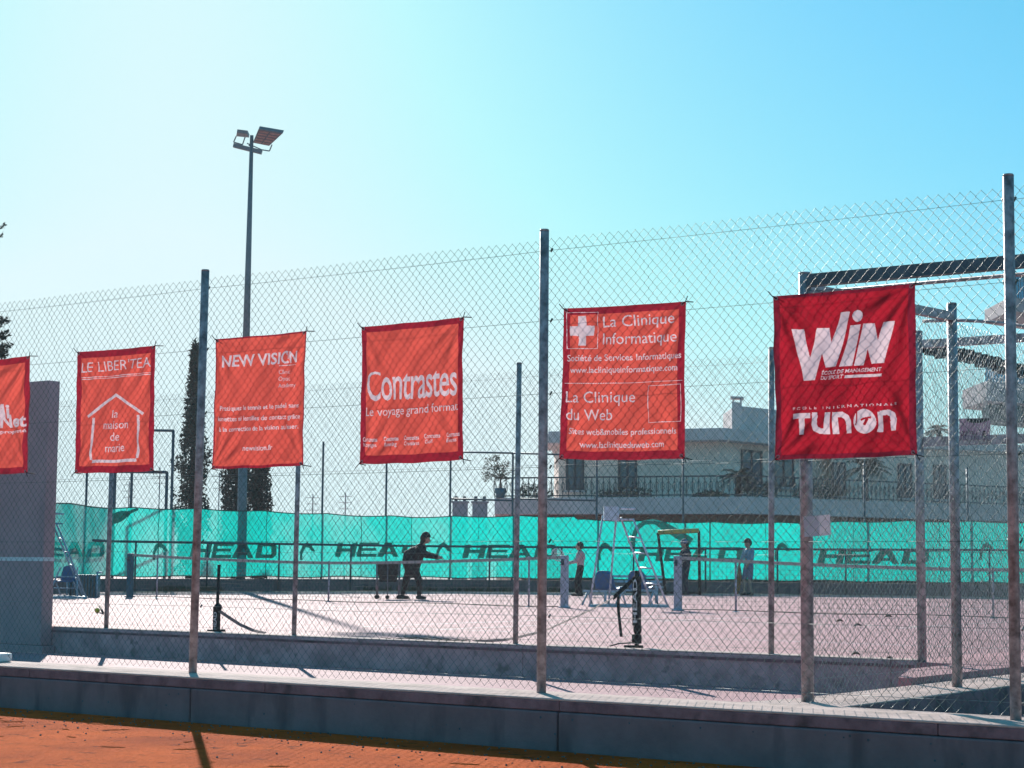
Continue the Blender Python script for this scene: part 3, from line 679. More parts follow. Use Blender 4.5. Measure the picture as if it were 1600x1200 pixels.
def block_word(x0, x1, yt, yb, sk=5):
    w = (x1-x0); lw_ = w*.235; gap = w*.02; h = yb-yt; s = lw_*.27; b = h*.24; L = []
    def rect(a, b_, c_, d_):
        f = lambda y: sk*(yb-y)/h
        L.append([(a+f(c_), c_), (b_+f(c_), c_), (b_+f(d_), d_), (a+f(d_), d_)])
    x = x0; rect(x, x+s, yt, yb); rect(x+lw_-s, x+lw_, yt, yb); rect(x+s, x+lw_-s, yt+h*.38, yt+h*.38+b)
    x += lw_+gap; rect(x, x+s*.8, yt, yb); rect(x+s*.8, x+lw_, yt, yt+b*.9); rect(x+s*.8, x+lw_*.92, yt+h*.38, yt+h*.38+b*.8); rect(x+s*.8, x+lw_, yb-b*.9, yb)
    x += lw_+gap; L.append([(x+lw_*.35, yt), (x+lw_*.70, yt), (x+s, yb), (x-s*.2, yb)]); L.append([(x+lw_*.45, yt), (x+lw_*.70, yt), (x+lw_*1.05, yb), (x+lw_*.78, yb)]); rect(x+lw_*.25, x+lw_*.7, yt+h*.62, yt+h*.62+b*.8)
    x += lw_*1.05+gap; rect(x, x+s, yt+b, yb-b); rect(x, x+lw_*.85, yt, yt+b); rect(x, x+lw_*.85, yb-b, yb)
    L.append([(x+lw_*.72, yt), (x+lw_*.9, yt), (x+lw_*1.08, yt+h*.22), (x+lw_*1.08, yb-h*.22), (x+lw_*.9, yb), (x+lw_*.72, yb), (x+lw_*.82, yb-h*.3), (x+lw_*.82, yt+h*.3)])
    return L
def arc_logo(cx, cy, r, h):
    o = [(cx-r*.9+0, cy+h), (cx-r*.85, cy+h*.25), (cx-r*.5, cy-h*.35), (cx, cy-h*.55), (cx+r*.5, cy-h*.3), (cx+r, cy+h*.25)]
    i = [(cx+r*.55, cy+h*.25), (cx+r*.2, cy-h*.05), (cx-r*.1, cy-h*.12), (cx-r*.35, cy+h*.1), (cx-r*.6, cy+h*.5), (cx-r*.55, cy+h)]
    return [[o[k], o[k+1], i[4-k], i[5-k]] for k in range(5)]
for par, words in ((s0, ((92, 165, 847, 870),)), (s1, ((296, 428, 848, 872), (523, 636, 848, 870))), (s2, ((722, 866, 851, 872), (996, 1108, 855, 877))), (s3, ((1112, 1156, 856, 876), (1277, 1446, 857, 881)))):
    for w in words:
        if w[0] == 1112: P = block_word(996, 1156, 855, 877)[-7:]; P = [q for q in P if min(a[0] for a in q) > 1109]
        elif w[1] == 1108: P = [q for q in block_word(996, 1156, 855, 877) if max(a[0] for a in q) < 1112]
        elif w[1] == 636: P = [q for q in block_word(523, 655, 848, 870) if max(a[0] for a in q) < 640]
        elif w[0] == 92: P = [q for q in block_word(40, 160, 847, 870) if min(a[0] for a in q) > 66]
        else: P = block_word(*w)
        scr_poly(P, par, 'lettering', .24 if par is s0 else .155)
for par, x in ((s1, 250), (s1, 480), (s2, 693), (s2, 946), (s3, 1222), (s3, 1542)): scr_poly(arc_logo(x, 857, 13, 18), par, 'logo')
scr_poly([[(184+17*math.cos(t)*1.0+5*math.sin(t)*0, 808-17*math.cos(t)*.35+9*math.sin(t)) for t in np.linspace(0, 6.28, 24)[:-1]], [(194, 806), (197, 799), (214, 793), (217, 796), (203, 803), (200, 808)]], s1, 'logo')
big = [(985, 862), (986, 838), (993, 822), (1006, 813), (1022, 811), (1040, 816), (1062, 828), (1084, 842)]; bigi = [(1076, 852), (1054, 840), (1037, 829), (1022, 819), (1008, 820), (998, 828), (993, 842), (992, 862)]
scr_poly([[big[k], big[k+1], bigi[6-k], bigi[7-k]] for k in range(7)], s2, 'logo')
for par, xs in ((s1, (243, 412, 560)), (s2, (747, 846, 985)), (s3, (1196, 1336, 1470))):
    for x in xs:
        p, a, n = front(x, .132); b = MB(); zt = screen_top(x)
        pts = [(p.x+a.x*.02*math.sin(q*1.7+x), p.y+a.y*.02*math.sin(q*1.7+x), .46+(zt-.46)*q/6) for q in range(7)]
        b.path(pts, .009, 4).build('seam', 'screendark', par)
        for q in (0, 6): MB().tube(pts[q], (pts[q][0]-n.x*.12, pts[q][1]-n.y*.12, pts[q][2]+.05), .012, n=5).build('tie', 'screendark', par)
# hand rail in front of the screen
hr = thing('hand_rail', 'dark tubular hand rail standing in front of the teal windscreen', 'railing', tuple(front(640, .25)[0]))
hp = [front(x, .26)[0] for x in (130, 172, 300, 420, 560, 640, 760, 900, 1040, 1250, 1400, 1560, 1740)]
MB().path([Vector((p.x, p.y, 1.44)) for p in hp], .038, 8).build('top_rail', 'darksteel', hr)
x = 205
while x < 1740:
    p = front(x, .26)[0]; MB().tube((p.x, p.y, 0), (p.x, p.y, 1.42), .03, n=8).build('leg', 'darksteel', hr); x += 112
# tall thin posts of the far fence
ff = thing('tall_fence_frame', 'tall thin dark fence frame rising behind the windscreen', 'fence', tuple(front(640, -.3)[0]))
def fpost(x, ytop, r=.035, name='post'):
    p = front(x, -.12)[0]; d = -p.x*SY+p.y*CY; zt = W(x, ytop, d).z
    MB().tube((p.x, p.y, 0), (p.x, p.y, zt), r, n=8).build(name, 'darksteel', ff); return Vector((p.x, p.y, zt))
fp = {x: fpost(x, y) for x, y in ((138, 706), (505, 690), (605, 700), (702, 706), (800, 708), (932, 712), (1068, 714), (1350, 724), (1512, 730))}
MB().tube(fp[702], fp[800], .03, n=6).build('top_rail', 'darksteel', ff); MB().tube(fp[800], fp[932], .03, n=6).build('top_rail', 'darksteel', ff)
for a, b in ((702, 800), (800, 932)):
    A, B = fp[a].copy(), fp[b].copy(); A.z = W(a, 779, 60).z; B.z = W(b, 782, 60).z
    MB().tube(A, B, .03, n=6).build('mid_rail', 'darksteel', ff)
def hoop(xa, xb, y, r, label):
    p, q = W(xa, y, 62), W(xb, y+1, 61); t = thing('pipe_hoop', label, 'pipe frame', (p.x, p.y, 0), 'thin pipe hoops behind the windscreen')
    MB().tube((p.x, p.y, 0), p, r, n=8).build('upright', 'darksteel', t); MB().tube((q.x, q.y, 0), q, r, n=8).build('upright', 'darksteel', t); MB().tube(p, q, r*.9, n=8).build('top_bar', 'darksteel', t)
hoop(208, 271, 672, .05, 'taller thin pipe hoop partly behind the house banner')
hoop(180, 261, 737, .055, 'lower thin pipe hoop under the house banner')

# ------------------------------------------------------------------ floodlight mast
mp = onZ(376, 912, 0); LD = 56.5
mb0 = W(376, 884, LD); top = W(383.5, 212, LD)
lt = thing('floodlight_mast', 'tall tapering floodlight mast with two lamp heads', 'floodlight', (mb0.x, mb0.y, 0))
MB().tube((mb0.x, mb0.y, 0), (mb0.x, mb0.y, 5), .15, .135, 14).tube((mb0.x, mb0.y, 5), (mb0.x+.06, mb0.y, top.z), .135, .055, 14).build('pole', 'mast', lt)
MB().tube((mb0.x, mb0.y, 0.002), (mb0.x, mb0.y, .05), .24, .22, 14).build('base_plate', 'mast', lt)
MB().bar(W(365, 227, LD), W(409, 238, LD), .16, .12).build('cross_arm', 'mast', lt)
A = [W(395, 223, LD+.35), W(420.5, 228, LD+.3), W(442, 208, LD-.35), W(404, 201.5, LD-.3)]
nrm = (A[1]-A[0]).cross(A[3]-A[0]).normalized(); nrm = nrm if nrm.z > 0 else -nrm
lh = MB().slab(A, nrm, .12).build('lamp_head', 'mast', lt)
ln = MB()
for i in range(2):
    for j in range(5):
        u0, u1 = .07+.47*i, .07+.47*i+.39; v0, v1 = .06+.185*j, .06+.185*j+.11
        q = lambda u, v: (A[0].lerp(A[1], u)).lerp(A[3].lerp(A[2], u), v)-nrm*.012
        ln.slab([q(u0, v0), q(u1, v0), q(u1, v1), q(u0, v1)], nrm, .02)
ln.build('lamp_glass', 'lens', lh)
MB().bar(W(389, 228, LD), W(395, 217, LD), .04, .03).bar(W(409, 234, LD), W(421, 236, LD), .04, .03).bar(W(421, 236, LD), W(425, 226, LD), .04, .03).bar(W(386, 224, LD), W(409, 234, LD), .04, .03).build('lamp_bracket', 'mast', lt)
B = [W(370, 207, LD-.4), W(386, 209, LD-.5), W(389, 215, LD+.5), W(369, 213, LD+.6)]
nb = (B[1]-B[0]).cross(B[3]-B[0]).normalized(); nb = nb if nb.z > 0 else -nb
MB().slab(B, nb, .10).build('lamp_head', 'mast', lt)
MB().bar(W(369, 213, LD), W(365, 222, LD), .04, .03).bar(W(365, 222, LD), W(379, 226, LD), .04, .03).bar(W(379, 226, LD), W(383, 214, LD), .04, .03).build('lamp_bracket', 'mast', lt)

# ------------------------------------------------------------------ umpire chairs
UD = 39.3
def umpire(dx, label, mm, seatm, dd=UD, ks=None):
    o = W(978+dx, 884, dd); t = thing('umpire_chair', label, 'umpire chair', (o.x, o.y, 0), 'umpire chairs')
    def Q(x, y, s): p = W(978+dx+(x-978)*UD/dd, 884+(y-884)*UD/dd, dd); return p + L2W(0, 1)*s
    def leg(a, b, s0, s1, r=.022):
        p, q = Q(*a, s0), Q(*b, s1); q.z = .03; MB().tube(p, q, r, n=8).build('leg', mm, t); return p, q
    leg((941, 806), (920, 946), -.25, -.45); leg((964, 806), (953, 926), .25, .5)
    a = leg((988, 811), (1041, 950), -.25, -.4); b = leg((971, 808), (1022, 943), .25, .45)
    for f in (.22, .4, .57, .75): MB().tube(a[0].lerp(a[1], f), b[0].lerp(b[1], f), .018, n=8).build('rung', mm, t)
    s0, s1, s2, s3 = Q(943, 813, -.25), Q(990, 813, -.25), Q(990, 813, .25), Q(943, 813, .25)
    MB().slab([s0, s1, s2, s3], (0, 0, 1), .03).build('seat', seatm, t)
    MB().slab([Q(943, 813, -.24), Q(964, 815, -.26), Q(965, 792, -.26), Q(943, 792, -.24)], L2W(0, 1), .02).slab([Q(943, 813, -.24), Q(943, 813, .25), Q(944, 791, .25), Q(944, 791, -.24)], L2W(1, 0), .02).build('backrest', seatm, t)
    MB().tube(Q(964, 794, -.26), Q(992, 795, -.28), .02, n=8).tube(Q(965, 815, -.26), Q(965, 794, -.26), .018, n=8).build('armrest', mm, t)
    MB().tube(Q(964, 794, .25), Q(992, 795, .25), .02, n=8).build('armrest', mm, t)
    z = .03
    P = [Q(920, 946, -.45), Q(1041, 950, -.4), Q(1022, 943, .45), Q(953, 926, .5)]
    for p in P: p.z = z
    fr = MB()
    for i in range(4): fr.bar(P[i], P[(i+1) % 4], .06, .05)
    fr.build('base_frame', 'paleblue', t); return t
umpire(0, 'white umpire chair ladder between the two middle net posts', 'whitemetal', 'whitemetal')
umpire(-895, 'blue umpire chair mostly hidden behind the practice wall', 'paleblue', 'bluepl', 43)

def bucket(q, mm, fr, label, dd, k=1.0, mirror=1):
    o = W(q[0], 884, dd); t = thing('bucket_bench', label, 'bench', (o.x, o.y, 0), 'blue bucket seats around the courts')
    rx = L2W(.45*mirror, .9); fy = L2W(-.9, .45*mirror)
    P = lambda a, b, z: Vector((o.x, o.y, (z-.05 if z > .3 else z)*k)) + rx*a*k + fy*b*k
    V = []; Fc = []; nu, nv = 12, 10
    for i in range(nu+1):
        for j in range(nv+1):
            u = i/nu*2-1; v = j/nv
            if v < .5: a, z = .42-v*.84, .40-.06*math.sin(v*6.28)
            else: a, z = -.02-(v-.5)*.22, .40+(v-.5)*.80
            wd = .24*(1-.25*max(0, v-.7)/.3) if v < .95 else .14
            V.append(P(a+.06*u*u*(1 if v > .4 else -.2), u*wd, z+.05*u*u*(v < .5)))
    for i in range(nu):
        for j in range(nv): a = i*(nv+1)+j; Fc.append((a, a+1, a+nv+2, a+nv+1))
    b = MB(); b.add(V, Fc, True); so_ = b.build('bucket_seat', mm, t)
    md = so_.modifiers.new('t', 'SOLIDIFY'); md.thickness = .025
    MB().bar(P(-.05, -.5, .36), P(-.05, .5, .36), .05, .05).build('rail', fr, t)
    for s in (-.4, .4): MB().tube(P(.25, s, 0), P(.0, s, .36), .02, n=8).tube(P(-.3, s, 0), P(.0, s, .36), .02, n=8).build('leg', fr, t)
    return t
bucket((945, 0), 'bluepl', 'paleblue', 'blue bucket seat left under the umpire chair', 40.5, 1.0)
bucket((996, 0), 'bluepl', 'paleblue', 'blue bucket seat right under the umpire chair', 42.5, 1.0)
fb = W(985, 884, 43.5)
bn = thing('court_bench', 'pale blue metal bench behind the umpire chair', 'bench', (fb.x, fb.y, 0))
px_ = lambda a, b, z: Vector((fb.x, fb.y, z)) + L2W(a, b)
for z in (.50, .62): MB().bar(px_(-.75, 0, z), px_(.75, 0, z), .04, .05).build('slat', 'paleblue', bn)
MB().slab([px_(-.75, -.4, .36), px_(.75, -.4, .36), px_(.75, -.05, .36), px_(-.75, -.05, .36)], (0, 0, 1), .03).build('seat', 'paleblue', bn)
for a in (-.6, .6): MB().bar(px_(a, 0, .63), px_(a, .05, 0), .04, .04).bar(px_(a, -.35, .36), px_(a, -.4, 0), .04, .04).build('leg', 'paleblue', bn)

# blue folding chair and planter by the practice wall
fc = W(107, 884, 43.5); fo = thing('folding_chair', 'blue folding chair with pale metal legs beside the practice wall', 'chair', (fc.x, fc.y, 0))
q_ = lambda a, b, z: Vector((fc.x, fc.y, z)) + L2W(a, b)
b = MB(); V = []; 
for i in range(9):
    u = i/8*2-1
    for v in (0, 1): V.append(q_(u*(.19 if v == 0 else .17*(1 if abs(u) < .9 else .8)), .05*v, .40+v*(.36-.06*u*u)))
b.add(V, [(2*i, 2*i+2, 2*i+3, 2*i+1) for i in range(8)]); o_ = b.build('backrest', 'bluepl', fo); md = o_.modifiers.new('t', 'SOLIDIFY'); md.thickness = .03
MB().slab([q_(-.2, -.4, .38), q_(.2, -.4, .38), q_(.2, 0, .38), q_(-.2, 0, .38)], (0, 0, 1), .03).build('seat', 'bluepl', fo)
for s in (-1, 1):
    MB().tube(q_(s*.2, .05, .72), q_(s*.34, -.5, .02), .018, n=8).build('leg', 'paleblue', fo); MB().tube(q_(s*.2, -.35, .40), q_(s*.22, .3, .02), .018, n=8).build('leg', 'paleblue', fo)
for z, w in ((.24, .29), (.50, .235)): MB().tube(q_(-w, -.25, z), q_(w, -.25, z), .016, n=8).build('crossbar', 'paleblue', fo)
bx = W(133, 884, 45); bb = thing('ball_bin', 'small teal blue slatted bin beside the folding chair', 'bin', (bx.x, bx.y, 0))
c = MB()
for i in range(9): a = bx + L2W(-.32+i*.08, 0); c.box((a.x, a.y, .27), (.035, .4, .54), Matrix.Rotation(YAW, 3, 'Z'))
c.build('slat', 'bluemetal', bb); c = MB()
for s in (-.36, .36): c.path([Vector((bx.x, bx.y, .02))+L2W(s, -.25), Vector((bx.x, bx.y, .6))+L2W(s, -.25), Vector((bx.x, bx.y, .6))+L2W(s, .2)], .022, 8)
c.build('frame', 'paleblue', bb)

# ------------------------------------------------------------------ rebound frame with a yellow bar
rb = thing('rebound_frame', 'black training frame with a yellow top bar before the windscreen', 'training net', tuple(W(1062, 884, 56.5).xy)+(0,))
r0, r1 = W(1028, 832, 56.5), W(1092, 829, 56.5); r0b, r1b = W(1040, 884, 56.5), W(1093.5, 884, 56.5); r0b.z = 0; r1b.z = 0
MB().tube(r0, r0b, .045, n=8).build('upright', 'black', rb); MB().tube(r1, r1b, .045, n=8).build('upright', 'black', rb)
MB().tube(r0, r1, .07, n=10).build('top_bar', 'yellow', rb); MB().tube(r0b+Vector((0, 0, .06)), r1b+Vector((0, 0, .06)), .04, n=8).build('bottom_bar', 'black', rb)

# ------------------------------------------------------------------ people
def capsules(parts):
    b = MB()
    for p in parts:
        if p[0] == 'c':
            _, a, c_, r0, r1 = p; b.ell(a, (r0,)*3, None, 10, 8); b.ell(c_, (r1,)*3, None, 10, 8); b.tube(a, c_, r0, r1, 10, False)
        else: b.ell(p[1], p[2], p[3] if len(p) > 3 else None, 14, 10)
    return b
def fused(parts, name, m, parent, vox=.014):
    b = capsules(parts); org = ORI[parent.name] if parent else Vector((0, 0, 0))
    me = bpy.data.meshes.new('tmp'); me.from_pydata([tuple(Vector(v)-org) for v in b.v], [], b.f); o = bpy.data.objects.new('tmp', me); COL.objects.link(o)
    md = o.modifiers.new('r', 'REMESH'); md.mode = 'VOXEL'; md.voxel_size = vox; sm = o.modifiers.new('s', 'SMOOTH'); sm.iterations = 3; sm.factor = .5
    dg = bpy.context.evaluated_depsgraph_get(); m2 = bpy.data.meshes.new_from_object(o.evaluated_get(dg)); bpy.data.objects.remove(o); m2.name = name
    m2.polygons.foreach_set('use_smooth', [True]*len(m2.polygons)); m2.materials.clear(); m2.materials.append(M[m])
    r = bpy.data.objects.new(name, m2); COL.objects.link(r); r.parent = parent; ORI[r.name] = org; return r
def hand(P, a, fwd, up):
    a = Vector(a); fwd = Vector(fwd).normalized(); up = Vector(up).normalized(); sd = fwd.cross(up).normalized(); L = [('c', a, a+fwd*.07, .032, .034)]
    for k, l in zip((-1.5, -.5, .5, 1.5), (.06, .075, .07, .055)):
        r = a+fwd*.08+sd*k*.019; m_ = r+fwd*l*.6-up*.008; L += [('c', r, m_, .0095, .009), ('c', m_, m_+fwd*l*.4-up*.025, .009, .008)]
    r = a+fwd*.03+sd*.035; L += [('c', r, r+sd*.03+fwd*.035, .012, .010)]; return L
def face(c, fw, r):                    # skull, jaw, nose, ears
    c = Vector(c); fw = Vector(fw).normalized(); sd = fw.cross(Vector((0, 0, 1))).normalized()
    return [('e', c, (r*.98, r*.98, r*1.12)), ('e', c+fw*r*.32-Vector((0, 0, r*.55)), (r*.62, r*.62, r*.62)), ('c', c+fw*r*.95, c+fw*r*1.15-Vector((0, 0, r*.28)), r*.1, r*.14),
            ('e', c+sd*r*.95-Vector((0, 0, r*.1)), (r*.16, r*.16, r*.28)), ('e', c-sd*r*.95-Vector((0, 0, r*.1)), (r*.16, r*.16, r*.28))]
def shoes(root, pts, fw, m):
    for p in pts:
        p = Vector(p); f = Vector(fw); fused([('c', p+Vector((0, 0, .05)), p+f*.14+Vector((0, 0, .035)), .05, .04), ('c', p-f*.04+Vector((0, 0, .05)), p, .045, .05)], 'shoe', m, root)
def cap(root, c, fw, r, m, peak=True):
    c = Vector(c); fw = Vector(fw).normalized(); b = MB(); nu, nv = 16, 6; vs = []; fs = []
    for j in range(nv+1):
        th = math.pi*.52*j/nv
        for i in range(nu): a = 2*math.pi*i/nu; vs.append(c+Vector((1.1*r*math.sin(th)*math.cos(a), 1.1*r*math.sin(th)*math.sin(a), 1.22*r*math.cos(th)+r*.12)))
    for j in range(nv):
        for i in range(nu): fs.append((j*nu+i, (j+1)*nu+i, (j+1)*nu+(i+1) % nu, j*nu+(i+1) % nu))
    b.add(vs, fs, True); sd = fw.cross(Vector((0, 0, 1)))
    if peak:
        pk = [c+fw*r*1.0-sd*r*.75, c+fw*r*1.75-sd*r*.45-Vector((0, 0, r*.12)), c+fw*r*1.9-Vector((0, 0, r*.15)), c+fw*r*1.75+sd*r*.45-Vector((0, 0, r*.12)), c+fw*r*1.0+sd*r*.75]
        b.slab([p+Vector((0, 0, r*.15)) for p in pk], (0, 0, 1), .012)
    return b.build('cap', m, root)
RX = L2W(1, 0); FY = L2W(0, 1); UZ = Vector((0, 0, 1))

# adult leaning over towards the net
o = onZ(643, 936, 0); D1 = -o.x*SY+o.y*CY; k = F/D1
def J(x, y, s=0.0): return Vector((o.x, o.y, max(0, (936-y)/k))) + RX*((x-643)/k) + FY*s
p1 = thing('person', 'person in black jacket and leggings and dark cap bending over the net', 'person', (o.x, o.y, 0))
hc = J(664, 842)
fused(face(hc, RX-UZ*.25, .105) + [('c', J(660, 851), J(655, 858), .055, .065), ('c', J(655, 859), J(643, 884), .13, .14), ('c', J(652, 862, -.17), J(668, 868, -.2), .05, .04), ('c', J(668, 868, -.2), J(683, 871, -.16), .04, .03),
       ('c', J(652, 862, .17), J(667, 867, .2), .05, .04), ('c', J(667, 867, .2), J(684, 870, .14), .04, .03), ('c', J(645, 886, -.09), J(655, 908, -.12), .085, .055), ('c', J(655, 908, -.12), J(655, 931, -.12), .05, .035),
       ('c', J(641, 886, .09), J(633, 908, .14), .085, .055), ('c', J(633, 908, .14), J(628, 931, .16), .05, .035)] + hand(J(683, 871, -.16), J(683, 871, -.16), RX-UZ*.3, UZ) + hand(J(684, 870, .14), J(684, 870, .14), RX-UZ*.3, UZ), 'body', 'skin', p1)
fused([('e', J(648, 867), (.24, .24, .20)), ('e', J(641, 878), (.22, .22, .24)), ('c', J(656, 859), J(643, 886), .15, .20), ('c', J(637, 868), J(637, 880), .13, .14), ('c', J(653, 861, -.16), J(666, 868, -.2), .10, .08), ('c', J(666, 868, -.2), J(681, 871, -.16), .08, .055),
       ('c', J(653, 861, .16), J(666, 867, .2), .10, .08), ('c', J(666, 867, .2), J(681, 870, .14), .08, .055), ('c', J(643, 886), J(643, 892), .20, .19)], 'jacket', 'black', p1)
fused([('c', J(644, 886), J(645, 892), .19, .17), ('c', J(647, 890, -.08), J(655, 908, -.12), .12, .085), ('c', J(655, 908, -.12), J(655, 930, -.12), .085, .055), ('c', J(640, 890, .08), J(633, 908, .14), .12, .085), ('c', J(633, 908, .14), J(628, 930, .16), .085, .055)], 'leggings', 'black', p1)
fused([('e', hc-RX*.03+UZ*.01, (.118, .118, .118)), ('c', hc-RX*.07-UZ*.05, J(656, 856), .07, .05)], 'hair', 'hair', p1)
cap(p1, hc+UZ*.02, RX-UZ*.1, .112, 'black'); shoes(p1, [J(655, 936, -.12), J(628, 936, .16)], RX, 'shoe')

def stander(px, yfoot, d, H, label, fw, shirt, trousers, hatm, hairm, arms, shorts=False, longhair=False, name_top='shirt', slim=1.0):
    o = W(px, 884, d); t = thing('person', label, 'person', (o.x, o.y, 0)); o = Vector((o.x, o.y, 0)); fw = Vector(fw).normalized(); sd = fw.cross(UZ).normalized(); s = H/1.75
    P = lambda a, b, z: o + fw*a*s + sd*b*s + UZ*z*s
    hc = P(.04, 0, 1.62); r = .108*min(1.1, (1.75/H)**.3)*s
    arm = []; slv = []
    for b, (e, h) in zip((-1, 1), arms):
        S = P(0, b*.17, 1.40); E = P(*e); Hh = P(*h); arm += [('c', S, E, .045*s, .036*s), ('c', E, Hh, .036*s, .027*s)] + hand(Hh, Hh, (Hh-E), UZ); slv += [('c', S, E, .075*s, .06*s)] + ([('c', E, E.lerp(Hh, .9), .06*s, .045*s)] if name_top != 'shirt' else [])
    legs = [('c', P(.0, -.09, .9), P(.05, -.1, .48), .08*s, .055*s), ('c', P(.05, -.1, .48), P(-.02, -.1, .08), .052*s, .035*s), ('c', P(.0, .09, .9), P(.12, .1, .48), .08*s, .055*s), ('c', P(.12, .1, .48), P(.10, .1, .08), .052*s, .035*s)]
    fused(face(hc, fw, r) + [('c', P(.02, 0, 1.52), P(0, 0, 1.42), .05*s, .06*s), ('c', P(0, 0, 1.36), P(0, 0, .95), .13*s, .12*s)] + arm + legs, 'body', 'skin', t)
    fused([('e', P(0, 0, 1.28), (.2*s*slim, .2*s*slim, .2*s)), ('c', P(0, -.10, 1.38), P(0, .10, 1.38), .085*s, .085*s), ('c', P(0, -.04, 1.3), P(0, -.04, .96), .15*s*slim, .145*s*slim), ('c', P(0, .04, 1.3), P(0, .04, .96), .15*s*slim, .145*s*slim)] + slv, name_top, shirt, t)
    if shorts: fused([('c', P(0, -.08, .92), P(.03, -.1, .55), .105*s, .088*s), ('c', P(0, .08, .92), P(.1, .1, .55), .105*s, .088*s)], 'shorts', trousers, t)
    else: fused([('c', P(0, -.08, .92), P(.05, -.1, .48), .12*s, .09*s), ('c', P(.05, -.1, .48), P(-.02, -.1, .07), .085*s, .07*s), ('c', P(0, .08, .92), P(.12, .1, .48), .12*s, .09*s), ('c', P(.12, .1, .48), P(.1, .1, .07), .085*s, .07*s)], 'trousers', trousers, t)
    fused([('e', hc-fw*.025*s+UZ*.02*s, (r*1.1, r*1.1, r*1.16))] + ([('c', hc-fw*.08*s, P(-.08, 0, 1.36), .075*s, .06*s)] if longhair else []), 'hair', hairm, t)
    if hatm: cap(t, hc+UZ*.02*s, fw, r*1.05, hatm)
    shoes(t, [P(-.02, -.1, 0), P(.10, .1, 0)], fw, 'shoe'); return t, P
# child with racket, facing left
t, P = stander(907, 931, 52.5, 1.52, 'child in pale pink top and black trousers holding a racket behind the net post', -RX+FY*.05, 'pinkcloth', 'black', None, 'darkhair', (((.16, -.2, 1.12), (.40, -.1, 1.06)), ((.16, .2, 1.12), (.42, .06, 1.08))), name_top='jumper', slim=.8)
h_ = P(.46, -.05, 1.08)
rk = thing('racket', 'pale strung racket held up over the white net post', 'racket', h_)
rc = h_ + (-RX*.24) + UZ*.22; ring = MB(); n = 28; ax1 = (-RX*.65+UZ*.75).normalized(); ax2 = RX*.75+UZ*.65
pts = [rc + ax1*.19*math.cos(2*math.pi*i/n) + ax2.normalized()*.155*math.sin(2*math.pi*i/n) for i in range(n+1)]
ring.path(pts, .014, 6).build('frame', 'white', rk)
MB().tube(h_, rc-ax1*.18, .016, n=8).build('handle', 'black', rk)
sm_ = MB()
for i in range(-7, 8):
    f = i/8; h1 = .155*math.sqrt(1-f*f); c0 = rc+ax1*.19*f; sm_.tube(c0-ax2.normalized()*h1, c0+ax2.normalized()*h1, .0035, n=3); h2 = .19*math.sqrt(1-f*f); c0 = rc+ax2.normalized()*.155*f; sm_.tube(c0-ax1*h2, c0+ax1*h2, .0035, n=3)
sm_.build('strings', 'paper', rk)
stander(1071, 926, 56.4, 1.66, 'person in long navy coat and pale cap right of the net post', -RX*.9-FY*.3, 'navy', 'navy', 'greycloth', 'darkhair', (((.1, -.24, 1.12), (.2, -.2, .95)), ((.1, .24, 1.12), (.2, .2, .95))), longhair=True, name_top='coat')
t, P = stander(1170, 925, 56.6, 1.70, 'child in light blue shirt, grey shorts and black cap by the net stick', -RX*.8-FY*.5, 'bluecloth', 'greycloth', 'black', 'darkhair', (((.06, -.23, 1.13), (.16, -.16, .96)), ((.08, .24, 1.13), (.2, .22, .95))), shorts=True, slim=.8)
h_ = P(.2, .24, .95); rbg = thing('racket_bag', 'orange brown racket bag hanging from the hand of the child in blue', 'bag', h_)
fused([('c', h_-UZ*.02, h_-UZ*.35, .035, .07), ('c', h_-UZ*.35, h_-UZ*.8-RX*.08, .08, .10)], 'bag_body', 'orange', rbg)
MB().path([h_+UZ*.02, h_-UZ*.15+RX*.06, h_-UZ*.5+RX*.09], .012, 6).build('strap', 'black', rbg)

# ball cart behind the net
bo = onZ(606, 936, 0); bc = thing('ball_cart', 'wheeled ball cart with a black bag beside the bending person', 'ball cart', (bo.x, bo.y, 0)); kk = k
C = lambda a, b, z: Vector((bo.x, bo.y, z)) + RX*a + FY*b
V = []
for z, s in ((.42, .8), (.60, 1.0), (.84, 1.08)):
    for a, b in ((-.24, -.2), (.24, -.2), (.24, .2), (-.24, .2)): V.append(C(a*s, b*s, z + (.05 if z > .8 and a*b > 0 else 0)))
b = MB(); b.add(V, [(3, 2, 1, 0), (0, 1, 5, 4), (1, 2, 6, 5), (2, 3, 7, 6), (3, 0, 4, 7), (4, 5, 9, 8), (5, 6, 10, 9), (6, 7, 11, 10), (7, 4, 8, 11)]); b.build('bag', 'black', bc)
for a, s in ((-.28, -.2), (.28, -.2), (.0, -.22), (-.28, .2), (.28, .2)):
    l_ = MB().tube(C(a, s, .88), C(a*.95, s, .06), .014, n=6).build('leg', 'basket', bc); MB().tube(C(a*.95-.0, s-.02, .05), C(a*.95, s+.02, .05), .05, n=12).build('wheel', 'black', l_)
MB().path([C(-.28, -.2, .88), C(.28, -.2, .88), C(.28, .2, .88), C(-.28, .2, .88), C(-.28, -.2, .88)], .014, 6).build('rim', 'basket', bc)

